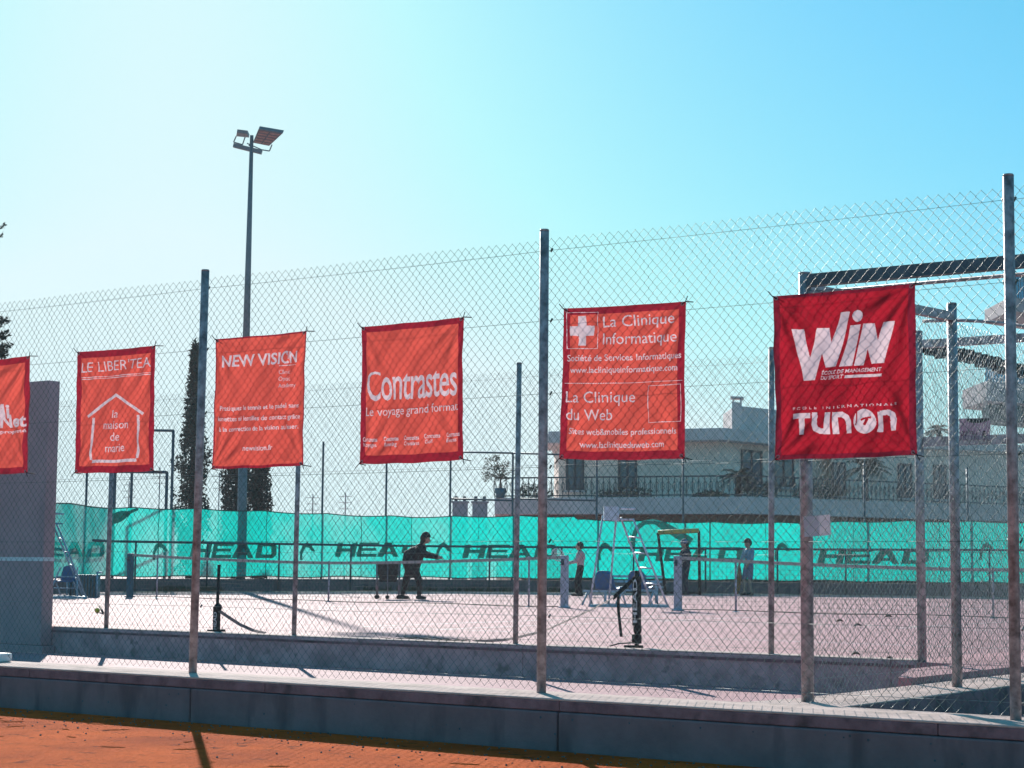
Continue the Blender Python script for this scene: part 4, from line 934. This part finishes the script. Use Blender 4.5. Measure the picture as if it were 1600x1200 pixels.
# ------------------------------------------------------------------ small things
pp_ = onY(1276, 822, 11.63)
MB().slab([onY(1255, 807, 11.62), onY(1297, 804, 11.63), onY(1298, 836, 11.62), onY(1257, 839, 11.61)], (0, 1, 0), .002).build('notice_sheet', 'paper', label='blank white paper sheet fixed to the post of the corner kerb', cat='notice', loc=pp_)
sg = thing('cloth_sign', 'small mauve cloth sign with dark writing on the gate cross rail', 'sign', onY(1521, 672, 16.33))
S4 = [onY(1499, 654, 16.33), onY(1547, 653, 16.33), onY(1547, 687, 16.33), onY(1499, 687, 16.33)]
MB().slab(S4, (0, 1, 0), .004).build('sign_face', 'sign', sg)
tl = onY(1501, 681, 16.326); text_obj('ournu', 'lettering', sg, 'black', tl, (1, 0, 0), (0, 0, 1), .155, .045, 0)
tl = onY(1535, 683, 16.326); text_obj('8', 'lettering', sg, 'black', tl, (1, 0, 0), (0, 0, 1), .032, .06, .03)
MB().slab([onY(1509, 654.5, 16.326), onY(1546, 653.5, 16.326), onY(1545, 657, 16.326), onY(1530, 661, 16.326), onY(1514, 660, 16.326)], (0, -1, 0), .001).build('top_mark', 'black', sg)
def lying_leaf(x, y, s, label, cat='leaf'):
    p = onZ(x, y, .012); b = MB(); n = 10; V = []
    for i in range(n+1):
        f = i/n; w = s*.38*math.sin(math.pi*f)**.8+.003; c_ = p+RX*(f-.5)*s*1.0+FY*(f-.5)*s*.9+UZ*(.10*s*math.sin(3.1*f)+.004)
        V += [c_-FY*w+UZ*w*.5, c_, c_+FY*w+UZ*w*.5]
    Fq = []
    for i in range(n):
        for q in (0, 1): a = 3*i+q; Fq.append((a, a+3, a+4, a+1))
    b.add(V, Fq, True); o = b.build('dry_leaf', 'leaf', label=label, cat=cat, group='dry leaves on the right court', loc=p); m_ = o.modifiers.new('t', 'SOLIDIFY'); m_.thickness = .004
lying_leaf(1388, 965, .17, 'dark dry leaf on the court farthest from the kerb'); lying_leaf(1340, 979, .15, 'dark dry leaf lying before the net on the right court')
lying_leaf(1312, 972, .15, 'upturned dark leaf left of the flat leaf on the right court'); lying_leaf(1337, 1024, .11, 'leaf lying close behind the mauve kerb'); lying_leaf(1390, 1030, .08, 'small leaf at the right end of the mauve kerb')
tb = onZ(152, 955, .034); b = MB().ell((tb.x, tb.y, .045), (.045, .045, .045)); b.build('tennis_ball', 'ball', label='yellow tennis ball on the pale court by the left inner post', cat='ball', loc=(tb.x, tb.y, .034))
ob = onZ(156, 956, .01); MB().path([W(156, 947, 32), onZ(161, 958, .02)], .02, 7).build('short_stick', 'leaf', label='short dark stick beside the yellow tennis ball', cat='stick', loc=ob)
# low weeds along the far wall
wb = MB(); rn = random.Random(8)
for i in range(420):
    x = rn.choice((rn.uniform(240, 340), rn.uniform(560, 800), rn.uniform(850, 1000))); p = front(x, rn.uniform(.05, .5))[0]
    for q in range(3): d_ = Vector((rn.uniform(-.1, .1), rn.uniform(-.1, .1), rn.uniform(.05, .22))); wb.add([p+RX*-.02, p+RX*.02, p+d_], [(0, 1, 2)])
wb.build('weeds', 'palm', label='low weeds and litter along the foot of the far wall', cat='weeds', kind='stuff')

# ------------------------------------------------------------------ trees
def leaves(b, centre, rad, n, size, rnd):
    for _ in range(n):
        while True:
            p = Vector((rnd.uniform(-1, 1), rnd.uniform(-1, 1), rnd.uniform(-1, 1)))
            if p.length < 1: break
        p = Vector(centre)+Vector((p.x*rad[0], p.y*rad[1], p.z*rad[2])); a = Vector((rnd.gauss(0, 1), rnd.gauss(0, 1), rnd.gauss(0, .9)+.5)).normalized(); c_ = a.cross(Vector((rnd.gauss(0, 1), rnd.gauss(0, 1), rnd.gauss(0, 1)))).normalized(); l = size*rnd.uniform(.6, 1.4)
        b.add([p-c_*l*.3, p+a*l, p+c_*l*.3, p-a*l*.4], [(0, 1, 2, 3)])
def cypress(x, ytop, wpx, d, label, seed, lean=0):
    o = W(x, 884, d); zt = W(x, ytop, d).z; w = wpx/F*d/2; rnd = random.Random(seed)
    t = thing('cypress_tree', label, 'cypress', (o.x, o.y, -.6), 'dark cypresses beyond the windscreen')
    MB().tube((o.x, o.y, -.6), (o.x, o.y, zt*.9), .22, .04, 9).build('trunk', 'bark', t); b = MB()
    for i in range(330):
        f = rnd.random()**.85; z = .4+f*(zt-.4); prof = w*min(1, (1-f)*2.1)**.75*(.85+.15*math.sin(f*23+seed))*(.75 if f > .6 else 1); a = rnd.uniform(0, 6.28); q = rnd.uniform(.25, 1)**.5
        q *= rnd.uniform(.8, 1.12); leaves(b, (o.x+prof*q*math.cos(a), o.y+prof*q*math.sin(a), z), (.20, .20, .50), 26, .13, rnd)
    for i in range(60): leaves(b, (o.x+rnd.uniform(-.1, .1), o.y, zt-i*.02), (.08, .08, .2), 6, .14, rnd)
    b.build('crown', 'foliage', t)
cypress(297, 545, 56, 78, 'slender dark cypress just left of the thick fence post', 21)
cypress(368, 600, 58, 76, 'dark cypress directly behind the floodlight mast', 22)
cypress(404, 640, 40, 79, 'shorter dark cypress right of the floodlight mast', 23)
def conifer():
    rnd = random.Random(31); o = W(-62, 884, 34); t = thing('conifer_tree', 'dark conifer branches reaching in at the left edge', 'conifer', (o.x, o.y, -.6))
    zt = W(0, 300, 34).z; MB().tube((o.x, o.y, -.6), (o.x, o.y, zt), .2, .05, 9).build('trunk', 'bark', t); b = MB(); br = MB()
    tips = [(8, 500), (10, 522), (12, 538), (8, 553), (9, 351), (4, 366), (-10, 492), (-12, 470), (-16, 430), (-12, 572), (-12, 600)] + [(rnd.uniform(-140, -25), rnd.uniform(330, 800)) for _ in range(26)]
    for (x, y) in tips:
        e = W(x, y, 34+rnd.uniform(-.6, .6)); s_ = Vector((o.x, o.y, e.z-.5)); br.tube(s_, e, .03, .006, 5); m_ = (e-s_)
        thin = y < 380
        for q in range(14):
            f = .35+.65*q/13; c_ = s_+m_*f; leaves(b, c_, ((.04, .04, .04) if thin else (.10, .10, .09)), 4 if thin else 18, .05 if thin else .06, rnd)
    br.build('branches', 'bark', t); b.build('crown', 'foliage', t)
conifer()

# ------------------------------------------------------------------ house with terrace
hs = thing('house', 'flat roofed house with a long balustraded terrace behind the courts', 'house', tuple(XY(1170, 76))+(-.6,))
C1, L1, R1 = XY(1170, 76), XY(772, 80), XY(1720, 88)
cap_ = lambda p, d: (p[0]+L2W(0, d).x, p[1]+L2W(0, d).y)
z0, z1 = 3.02, 3.74
MB().prism([L1, C1, R1, cap_(R1, 14), cap_(L1, 14)], z0, z1).build('terrace_parapet', 'render2', hs, bevel=.03)
def inset(p, dx, dy): q = L2W(dx, dy); return (p[0]+q.x, p[1]+q.y)
MB().prism([inset(L1, 1.2, .6), inset(C1, 0, .6), inset(R1, 0, .6), cap_(R1, 13), cap_(L1, 13)], -.6, z0-.004).build('ground_storey', 'brickband', hs)
Cu, Lu, Ru = XY(1124, 81), XY(872, 84), XY(1300, 87.5)
zr = W(1124, 690, 81).z; zrt = W(1124, 671, 81).z
wl = MB().prism([Lu, Cu, Ru, cap_(Ru, 9), cap_(Lu, 9)], z1+.002, zr).build('wall', 'render', hs)
MB().prism([inset(Lu, -.5, -.9), inset(Cu, .1, -1.0), inset(Ru, .6, -.9), cap_(Ru, 9.5), cap_(Lu, 9.5)], zr+.002, zrt).build('roof', 'roofslab', hs, bevel=.03)
Lc0, Lc1 = XY(862, 86), XY(905, 84.5)
MB().prism([XY(853, 85), XY(905, 84.2), cap_(XY(905, 84.2), 6), cap_(XY(853, 85), 6)], W(870, 692, 85).z, W(870, 678, 85).z).build('porch_roof', 'roofslab', hs)
Cw, Rw = XY(1300, 86.2), XY(1720, 92)
zw = W(1450, 702, 88).z
MB().prism([Cw, Rw, cap_(Rw, 8), cap_(Cw, 8)], z1+.002, zw).build('wing_wall', 'render', hs)
MB().prism([inset(Cw, 0, -.5), inset(Rw, 0, -.5), cap_(Rw, 8.5), cap_(Cw, 8.5)], zw+.002, zw+.35).build('wing_roof', 'roofslab', hs, bevel=.03)
def on_line(A, B, x, off):            # point on a facade under photo column x, pushed out towards the camera
    A = Vector((*A, 0)); B = Vector((*B, 0)); r = ray(x, 884); n = Vector((-(B-A).y, (B-A).x, 0)).normalized(); n = n if n.dot(A) < 0 else -n
    s_ = n.dot(A)/n.dot(Vector((r.x, r.y, 0))); return Vector((r.x*s_, r.y*s_, 0))+n*off, (B-A).normalized(), n
def window(A, B, xa, xb, ya, yb, name='window'):
    p, a, n = on_line(A, B, xa, 0); q, _, _ = on_line(A, B, xb, 0); d = -p.x*SY+p.y*CY
    za, zb = W(xa, yb, d).z, W(xa, ya, d).z
    fr = MB(); w = .09
    def bx_(u0, u1, v0, v1, o0, o1):
        P = [p.lerp(q, u0)+n*o0, p.lerp(q, u1)+n*o0, p.lerp(q, u1)+n*o1, p.lerp(q, u0)+n*o1]; return [tuple(s_[:2]) for s_ in P], v0, v1
    L_ = (q-p).length; e = w/L_
    for u0, u1, v0, v1 in ((0, 1, zb-w, zb), (0, 1, za, za+w), (0, e, za+w, zb-w), (1-e, 1, za+w, zb-w), (.5-e/2, .5+e/2, za+w, zb-w)): fr.prism(*bx_(u0, u1, v0, v1, .004, .08))
    f = fr.build(name, 'darkrail', hs); MB().prism(*bx_(e, 1-e, za+w, zb-w, .006, .03)).build('pane', 'glass', f)
    MB().prism(*bx_(-.06, 1.06, za-.1, za-.003, .002, .16)).build('sill', 'roofslab', f)
for xa, xb, ya, yb in ((884, 912, 708, 766), (966, 995, 706, 764)): window(Lu, Cu, xa, xb, ya, yb)
for xa, xb, ya, yb in ((1158, 1190, 702, 757), (1208, 1240, 704, 760)): window(Cu, Ru, xa, xb, ya, yb)
for xa, xb, ya, yb in ((1300, 1322, 722, 775), (1404, 1426, 724, 778), (1460, 1480, 726, 780)): window(Cw, Rw, xa, xb, ya, yb)
# balustrade
bl = MB(); br = MB()
for A, B in ((L1, C1), (C1, R1)):
    A = Vector((*inset(A, 0, .25), 0)); B = Vector((*inset(B, 0, .25), 0)); n = int((B-A).length/.26); dr = (B-A).normalized()
    for i in range(n+1):
        p = A.lerp(B, i/n)
        if A == Vector((*inset(L1, 0, .25), 0)) and i < 0: continue
        bl.tube((p.x, p.y, z1), (p.x, p.y, z1+.84), .02, n=4, cap=False)
        for s in (-1, 1):
            q = p+dr*.07*s; bl.path([(p.x, p.y, z1+.2), (q.x, q.y, z1+.36), (q.x, q.y, z1+.56), (p.x, p.y, z1+.7)], .014, 4)
    br.bar(Vector((A.x, A.y, z1+.87)), Vector((B.x, B.y, z1+.87)), .09, .06).bar(Vector((A.x, A.y, z1+.09)), Vector((B.x, B.y, z1+.09)), .05, .05)
bal = br.build('balustrade', 'darkrail', hs); bl.build('baluster_row', 'darkrail', bal, kind='stuff')
# roof box and chimney
p = XY(1146, 84); q = XY(1215, 88)
zb = zrt; zt_ = W(1180, 638, 86).z
MB().prism([XY(1150, 84.5), XY(1300, 90), cap_(XY(1300, 90), 5), cap_(XY(1150, 84.5), 5)], zb+.002, zt_).build('roof_room', 'roofslab', hs, bevel=.03)
ch = MB().prism([XY(1144.5, 84), XY(1160, 84.3), XY(1160, 85), XY(1144.5, 84.8)], zb+.003, W(1152, 628, 84).z).build('chimney', 'roofslab', hs)
zc_ = W(1152, 628, 84).z
MB().prism([XY(1142, 83.9), XY(1163, 84.2), XY(1163, 85.1), XY(1142, 84.9)], zc_+.18, zc_+.26).prism([XY(1145, 84), XY(1148, 84), XY(1148, 84.7), XY(1145, 84.7)], zc_+.002, zc_+.178).prism([XY(1157, 84.2), XY(1160, 84.3), XY(1160, 84.9), XY(1157, 84.8)], zc_+.002, zc_+.178).build('chimney_cap', 'roofslab', ch)
# two stand-alone chimney stacks left of the terrace
for x, lab in ((718, 'left square chimney stack above the windscreen'), (749, 'right square chimney stack above the windscreen')):
    o = XY(x, 74); t = thing('chimney_stack', lab, 'chimney', (o[0], o[1], -.6), 'chimney stacks beyond the windscreen')
    zt = W(x, 786, 74).z; Rz = Matrix.Rotation(YAW, 3, 'Z')
    MB().box((o[0], o[1], zt/2-.3), (.60, .6, zt+.6), Rz).build('stack', 'apart', t); MB().box((o[0], o[1], zt+.035), (.7, .7, .066), Rz).build('cap_slab', 'apart', t)
    for s in (-.17, .17):
        c_ = Vector((o[0], o[1], 0))+RX*s; MB().tube((c_.x, c_.y, zt+.07), (c_.x, c_.y, zt+.27), .07, n=8).build('flue', 'darksteel', t)
# terrace plants
def palm(x, y, d, size, label, nf=26, seed=1):
    rnd = random.Random(seed); c_ = W(x, y, d); t = thing('palm_tree', label, 'palm', (c_.x, c_.y, z1), 'palms around the terrace')
    MB().tube((c_.x, c_.y, z1), (c_.x, c_.y, c_.z), .16, .13, 9).build('trunk', 'bark', t); b = MB()
    for i in range(nf):
        a = rnd.uniform(0, 6.28); el = rnd.uniform(-.1, 1.2); L_ = size*rnd.uniform(.8, 1.15); pts = []
        for q in range(9):
            f = q/8; pts.append(c_+Vector((math.cos(a)*L_*f*math.cos(el), math.sin(a)*L_*f*math.cos(el), L_*f*math.sin(el)-.55*L_*f*f)))
        for q in range(8):
            p, r = pts[q], pts[q+1]; ax = (r-p).normalized(); sd = ax.cross(UZ).normalized()
            for s in (-1, 1):
                for h in (0, .33, .66):
                    c2 = p.lerp(r, h); l = .32*size*math.sin(.35+2.6*(q+h)/8); e = c2+(sd*s*.7+ax*.6-UZ*.35)*l; b.add([c2-ax*.015, e, c2+ax*.03], [(0, 1, 2)])
    b.build('crown', 'palm', t)
palm(1154, 744, 77.5, 1.05, 'small palm standing on the terrace corner', 24, 4)
palm(1352, 732, 84, 1.3, 'bushy palm on the terrace under the crimson banner', 34, 5)
palm(1466, 672, 92, .75, 'small rooftop palm right of the crimson banner', 30, 6)
def shrub(x, y, d, rad, label, seed, m='palm', n=500):
    c_ = W(x, y, d); rnd = random.Random(seed); b = MB(); leaves(b, c_, rad, n, .11, rnd)
    b.build('terrace_shrub', m, label=label, cat='shrub', group='dark shrubs on the terrace', loc=c_)
for i, (x, y, d, rad, lab) in enumerate(((834, 772, 80.2, (1.0, .4, .45), 'dark shrub at the left end of the terrace'), (975, 772, 79, (1.6, .4, .3), 'low dark shrub on the terrace under the clinic banner'), (1185, 768, 78, (1.2, .4, .45), 'green shrub right of the small corner palm'), (1280, 770, 80, (1.4, .4, .4), 'dark shrub behind the paper sheet post'), (1110, 776, 77, (.9, .3, .25), 'low shrub left of the small corner palm'))): shrub(x, y, d, rad, lab, 40+i)
def olive():
    o = W(782, 776, 80); rnd = random.Random(9); t = thing('olive_tree', 'sparse olive tree in a pot on the left end of the terrace', 'tree', (o.x, o.y, z1)); br = MB(); b = MB()
    f0 = Vector((o.x, o.y, z1+.40)); tp = W(782, 748, 80); br.tube(f0, tp, .05, .035, 7)
    for i in range(15):
        e = W(782+rnd.uniform(-26, 24), rnd.uniform(715, 752), 80+rnd.uniform(-.6, .6)); m_ = tp.lerp(e, .5)+UZ*.1; br.path([tp, m_, e], .012, 5)
        leaves(b, e, (.2, .2, .16), 40, .075, rnd); leaves(b, m_, (.14, .14, .12), 16, .07, rnd)
    br.build('branches', 'bark', t); b.build('crown', 'olive', t); MB().tube((o.x, o.y, z1+.002), (o.x, o.y, z1+.42), .18, .25, 12).build('pot', 'bluemetal', t)
olive()

# ------------------------------------------------------------------ apartment block on the right
ap = thing('apartment_building', 'apartment block with glazed balconies at the right edge', 'building', tuple(XY(1640, 100))+(-.6,))
a0, a1 = XY(1625, 98), XY(1800, 106)
MB().prism([a0, a1, cap_(a1, 14), XY(1630, 112)], -.6, 24).build('wall', 'apart', ap)
for (xl, yt, yb, yr) in ((1546, 598, 629, 571), (1585, 468, 490, 433), (1552, 735, 745, 700)):
    b0, b1 = XY(xl, 93), XY(1800, 100); dd = 94
    s_ = MB().prism([b0, b1, cap_(b1, 6), cap_(b0, 5)], W(xl, yb, dd).z, W(xl, yt, dd).z).build('balcony', 'apart', ap, bevel=.03)
    g_ = MB(); A, B = Vector((*b0, 0)), Vector((*b1, 0)); zt0, zt1 = W(xl, yt, dd).z+.02, W(xl, yr, dd).z
    g_.prism([tuple((A+FY*.2)[:2]), tuple((B+FY*.2)[:2]), tuple((B+FY*.23)[:2]), tuple((A+FY*.23)[:2])], zt0, zt1); g_.build('balcony_glass', 'blueglass', s_)
    r_ = MB()
    for i in range(60): p = A.lerp(B, i/59)+FY*.15; r_.tube((p.x, p.y, zt0), (p.x, p.y, zt1), .018, n=4)
    r_.bar(Vector((A.x, A.y, zt1))+FY*.15, Vector((B.x, B.y, zt1))+FY*.15, .06, .05); r_.build('balcony_rail', 'darkrail', s_)
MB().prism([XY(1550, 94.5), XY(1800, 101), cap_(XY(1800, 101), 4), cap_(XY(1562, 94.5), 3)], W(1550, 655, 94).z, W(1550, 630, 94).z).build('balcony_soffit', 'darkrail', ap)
# faint masts and aerials far beyond
for x, y, lab in ((202, 752, 'thin aerial mast far off under the house banner'), (250, 730, 'thin aerial mast far off beside the pipe hoop'), (489, 772, 'short far mast left of the tall thin post'), (540, 770, 'short far mast right of the tall thin post'), (343, 738, 'thin aerial mast between the cypresses')):
    p = W(x, y, 150); t = thing('aerial_mast', lab, 'mast', (p.x, p.y, -.6), 'thin masts on the skyline'); MB().tube((p.x, p.y, -.6), p, .045, n=6).build('mast_pole', 'basket', t)
    b = MB()
    b.tube(p-FY*.06-UZ*1.4, p-FY*.06, .03, n=5)
    for i in range(3): z = p.z-.3-.5*i; c_ = Vector((p.x, p.y, z))-FY*.06; b.tube(c_-RX*.5, c_, .022, n=5).tube(c_, c_+RX*.5, .022, n=5)
    b.build('aerial', 'basket', t)


# loose grit swept up along the foot of the wall
gr = MB(); rn = random.Random(77)
for i in range(520):
    x_ = rn.uniform(-13, -3); y_ = 9.46-abs(rn.gauss(0, .55)); r_ = rn.uniform(.003, .009)
    gr.ell((x_, y_, -.262+r_*.5), (r_, r_*rn.uniform(.6, 1.2), r_*.7), None, 5, 4)
gr.build('grit', 'greybrown', label='loose grit scattered over the clay along the wall', cat='grit', kind='stuff')
# footprints and drag marks pressed in the clay: low ridges
fp_ = MB()
for i in range(46):
    x_ = rn.uniform(-12.5, -4); y_ = rn.uniform(6.3, 9.0); a_ = rn.uniform(0, 6.28); l_ = rn.uniform(.04, .12)
    fp_.ell((x_, y_, -.262), (l_, l_*.35, .006), Matrix.Rotation(a_, 3, 'Z'), 8, 5)
fp_.build('clay_clods', 'clay', label='small raised clods and scuffs on the orange clay', cat='clay clods', kind='stuff')

# ------------------------------------------------------------------ air
hz = MB().span(-215, 215, -95, 335, -1.7, 34).build('haze', 'sign', kind='stuff')
hm = bpy.data.materials.new('air'); hm.use_nodes = True; hn = hm.node_tree; hn.nodes.clear()
pv = hn.nodes.new('ShaderNodeVolumePrincipled'); pv.inputs['Density'].default_value = .0004; pv.inputs['Anisotropy'].default_value = .2
pv.inputs['Color'].default_value = (.95, .9, .95, 1); ho = hn.nodes.new('ShaderNodeOutputMaterial'); hn.links.new(pv.outputs[0], ho.inputs['Volume'])
hz.data.materials.clear(); hz.data.materials.append(hm)
